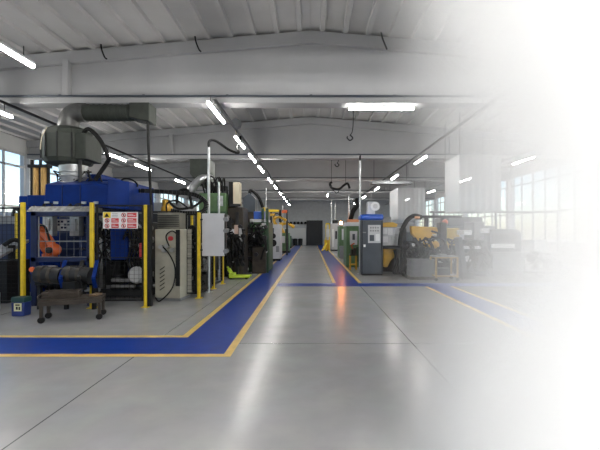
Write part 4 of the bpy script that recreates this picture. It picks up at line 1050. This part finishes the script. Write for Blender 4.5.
t = thing('guard_rail', 'grey horizontal pipe rail above the right machine row', 'rail', (X(500,16), 16.2, 0))
MB().cyl((X(436,16),16.8,Z(211,16)),(X(575,16),16.8,Z(211,16)), .05, n=10).build('rail', grey, t)
for px in (440, 505, 570): MB().cyl((X(px,16),16.8,0),(X(px,16),16.8,Z(211,16)), .05, n=10).build('post', grey, t)

# hanging clear curtains
def curtain(x0, x1, y0, y1, z0, z1, label):
    t = thing('clear_curtain', label, 'curtain', ((x0+x1)/2, (y0+y1)/2, z0), 0, 'clear plastic extraction curtains')
    def sheet(a, b_):
        m = MB(); a, b_ = Vector(a), Vector(b_); L = (b_-a).length; u = (b_-a)/L; nrm = Vector((-u.y,u.x)); k = max(8, int(L/.08)); vs = []
        for s_ in (-.004, .004):
            for i in range(k+1):
                q = a + u*(L*i/k) + nrm*(.025*math.sin(i*1.9)+s_); vs += [(q.x,q.y,z0),(q.x,q.y,z1)]
        n = 2*(k+1)
        fs = [(2*i,2*i+2,2*i+3,2*i+1) for i in range(k)] + [(n+2*i+1,n+2*i+3,n+2*i+2,n+2*i) for i in range(k)]
        m._add(vs, fs); return m
    for a, b_ in (((x0,y0),(x1,y0)), ((x0,y0),(x0,y1)), ((x1,y0),(x1,y1))): sheet(a, b_).build('sheet', film, t, smooth=80)
    b = MB()
    for z in (z0, z1):
        b.bar((x0,y0,z),(x1,y0,z),.05,.05); b.bar((x0,y0,z),(x0,y1,z),.05,.05); b.bar((x1,y0,z),(x1,y1,z),.05,.05); b.bar((x0,y1,z),(x1,y1,z),.05,.05)
    b.build('frame', galv, t)
    b = MB()
    for x in (x0,x1):
        for y in (y0,y1): b.cyl((x,y,z1),(x,y,roof(x)), .012, n=6)
    b.build('hanger', dark, t)
    return t
d = 14.9
curtain(X(459.5,d), X(501,d), d, 16.5, Z(211,d), 4.62, 'large clear plastic curtain hood hanging over the right machine row')
d = 24.5
curtain(X(398,d), X(425,d), d, 27, Z(219,d), Z(188,d), 'smaller clear curtain hood hanging further back on right')
# deep right row
for i, (x0, x1, y0, y1, z, m, lb_) in enumerate([(3.2,5.6,18.5,20.5,1.6,charcoal,'charcoal machine block behind the yellow machine, right row'),
        (3.0,5.6,24,26.5,2.1,charcoal,'charcoal machine block deep in the right row'),
        (6.5,9.0,18.6,21.5,1.9,grey,'grey machine block behind the rounded housing, right row')]):
    t = thing('machine_block', lb_, 'machine', ((x0+x1)/2, (y0+y1)/2, 0))
    B(x0, x1, y0, y1, 0, z).build('body', m, t, bevel=.03)
    B(x0+.3, x1-.5, y0+.2, y1-.5, z, z+.45).build('top_unit', grey, t, bevel=.03)
    B(x0+.2, x0+1.1, y0-.03, y0, .3, z-.4).build('panel', ltgrey, t, bevel=.01)
# extraction duct high on the right
t = thing('overhead_duct', 'dark grey flat duct under the roof right of the white pole', 'duct', (X(385,24), 24, 4.0))
B(X(372,21), X(412,21), 21, 21.7, Z(184,21), Z(180.5,21)).build('duct', grey, t, bevel=.02)
b = MB()
for px in (375, 408): b.cyl((X(px,21),21.35,Z(179,21)),(X(px,21),21.35,roof(3.6)), .012, n=6)
b.build('hanger', dark, t)

FADE_VOLUME = True  # added volume, density shaped so the right side fades to white
if FADE_VOLUME:
    m = bpy.data.materials.new('white_fade_volume'); m.use_nodes = True
    nt = m.node_tree; nt.nodes.clear()
    o = nt.nodes.new('ShaderNodeOutputMaterial'); v = nt.nodes.new('ShaderNodeVolumeScatter')
    v.inputs['Color'].default_value = (1, 1, 1, 1); v.inputs['Anisotropy'].default_value = 0
    g = nt.nodes.new('ShaderNodeNewGeometry'); sp = nt.nodes.new('ShaderNodeSeparateXYZ')
    nt.links.new(g.outputs['Position'], sp.inputs[0])
    def mrange(src, a0, a1, b0, b1):
        n = nt.nodes.new('ShaderNodeMapRange'); n.interpolation_type = 'SMOOTHSTEP'
        nt.links.new(src, n.inputs[0])
        for i, q in enumerate((a0, a1, b0, b1)): n.inputs[i+1].default_value = q
        return n.outputs[0]
    fxx = mrange(sp.outputs[0], .35, 2.8, 0, 1)
    fy = mrange(sp.outputs[1], .9, 1.4, 0, 1); fy2 = mrange(sp.outputs[1], 2.2, 2.8, 1, 0)
    q = M('MINIMUM', M('ABSOLUTE', M('DIVIDE', M('SUBTRACT', sp.outputs[2], 1.6), 1.2)), 1.0)
    fz = M('ADD', M('MULTIPLY', M('MULTIPLY', q, q), 3.4), 1.0)         # thicker near the floor and near the roof
    nt.links.new(M('MULTIPLY', M('MULTIPLY', fxx, fz), M('MULTIPLY', M('MULTIPLY', fy, fy2), 5.0)), v.inputs['Density'])
    nt.links.new(v.outputs[0], o.inputs['Volume'])
    fade_box = B(.35, 4.2, .9, 2.8, .004, 4.2).build('white_fade_volume', m, smooth=0)
    tag(fade_box, 'added white scatter volume fading out the right side of view', 'fade volume', kind='stuff')

# ================================================================== world, camera, output
w_ = bpy.data.worlds.new('World'); S.world = w_; w_.use_nodes = True
nt = w_.node_tree; bg = nt.nodes['Background']
sky = nt.nodes.new('ShaderNodeTexSky'); sky.sky_type = 'NISHITA'; sky.sun_disc = False; sky.sun_elevation = math.radians(38); sky.sun_rotation = math.radians(100)
hs = nt.nodes.new('ShaderNodeHueSaturation'); hs.inputs['Saturation'].default_value = 1.0
nt.links.new(sky.outputs[0], hs.inputs['Color']); nt.links.new(hs.outputs[0], bg.inputs[0]); bg.inputs[1].default_value = .27

cam = bpy.data.cameras.new('Camera'); co = bpy.data.objects.new('Camera', cam); COL.objects.link(co)
co.location = (0, 0, H); co.rotation_euler = (math.pi/2, 0, 0)
cam.sensor_fit = 'HORIZONTAL'; cam.sensor_width = 36; cam.lens = F / 600 * 36
cam.shift_x = -(CX - 300) / 600; cam.shift_y = (CY - 225) / 600
cam.clip_start = .05; cam.clip_end = 300
S.camera = co
S.view_settings.view_transform = 'Standard'; S.view_settings.look = 'None'; S.view_settings.gamma = 1
S.view_settings.exposure = 0.42; S.view_settings.use_curve_mapping = False
S.cycles.max_bounces = 36; S.cycles.diffuse_bounces = 5; S.cycles.volume_bounces = 32; S.cycles.glossy_bounces = 4; S.cycles.transparent_max_bounces = 24
S.cycles.caustics_reflective = False; S.cycles.caustics_refractive = False; S.cycles.sample_clamp_indirect = 8
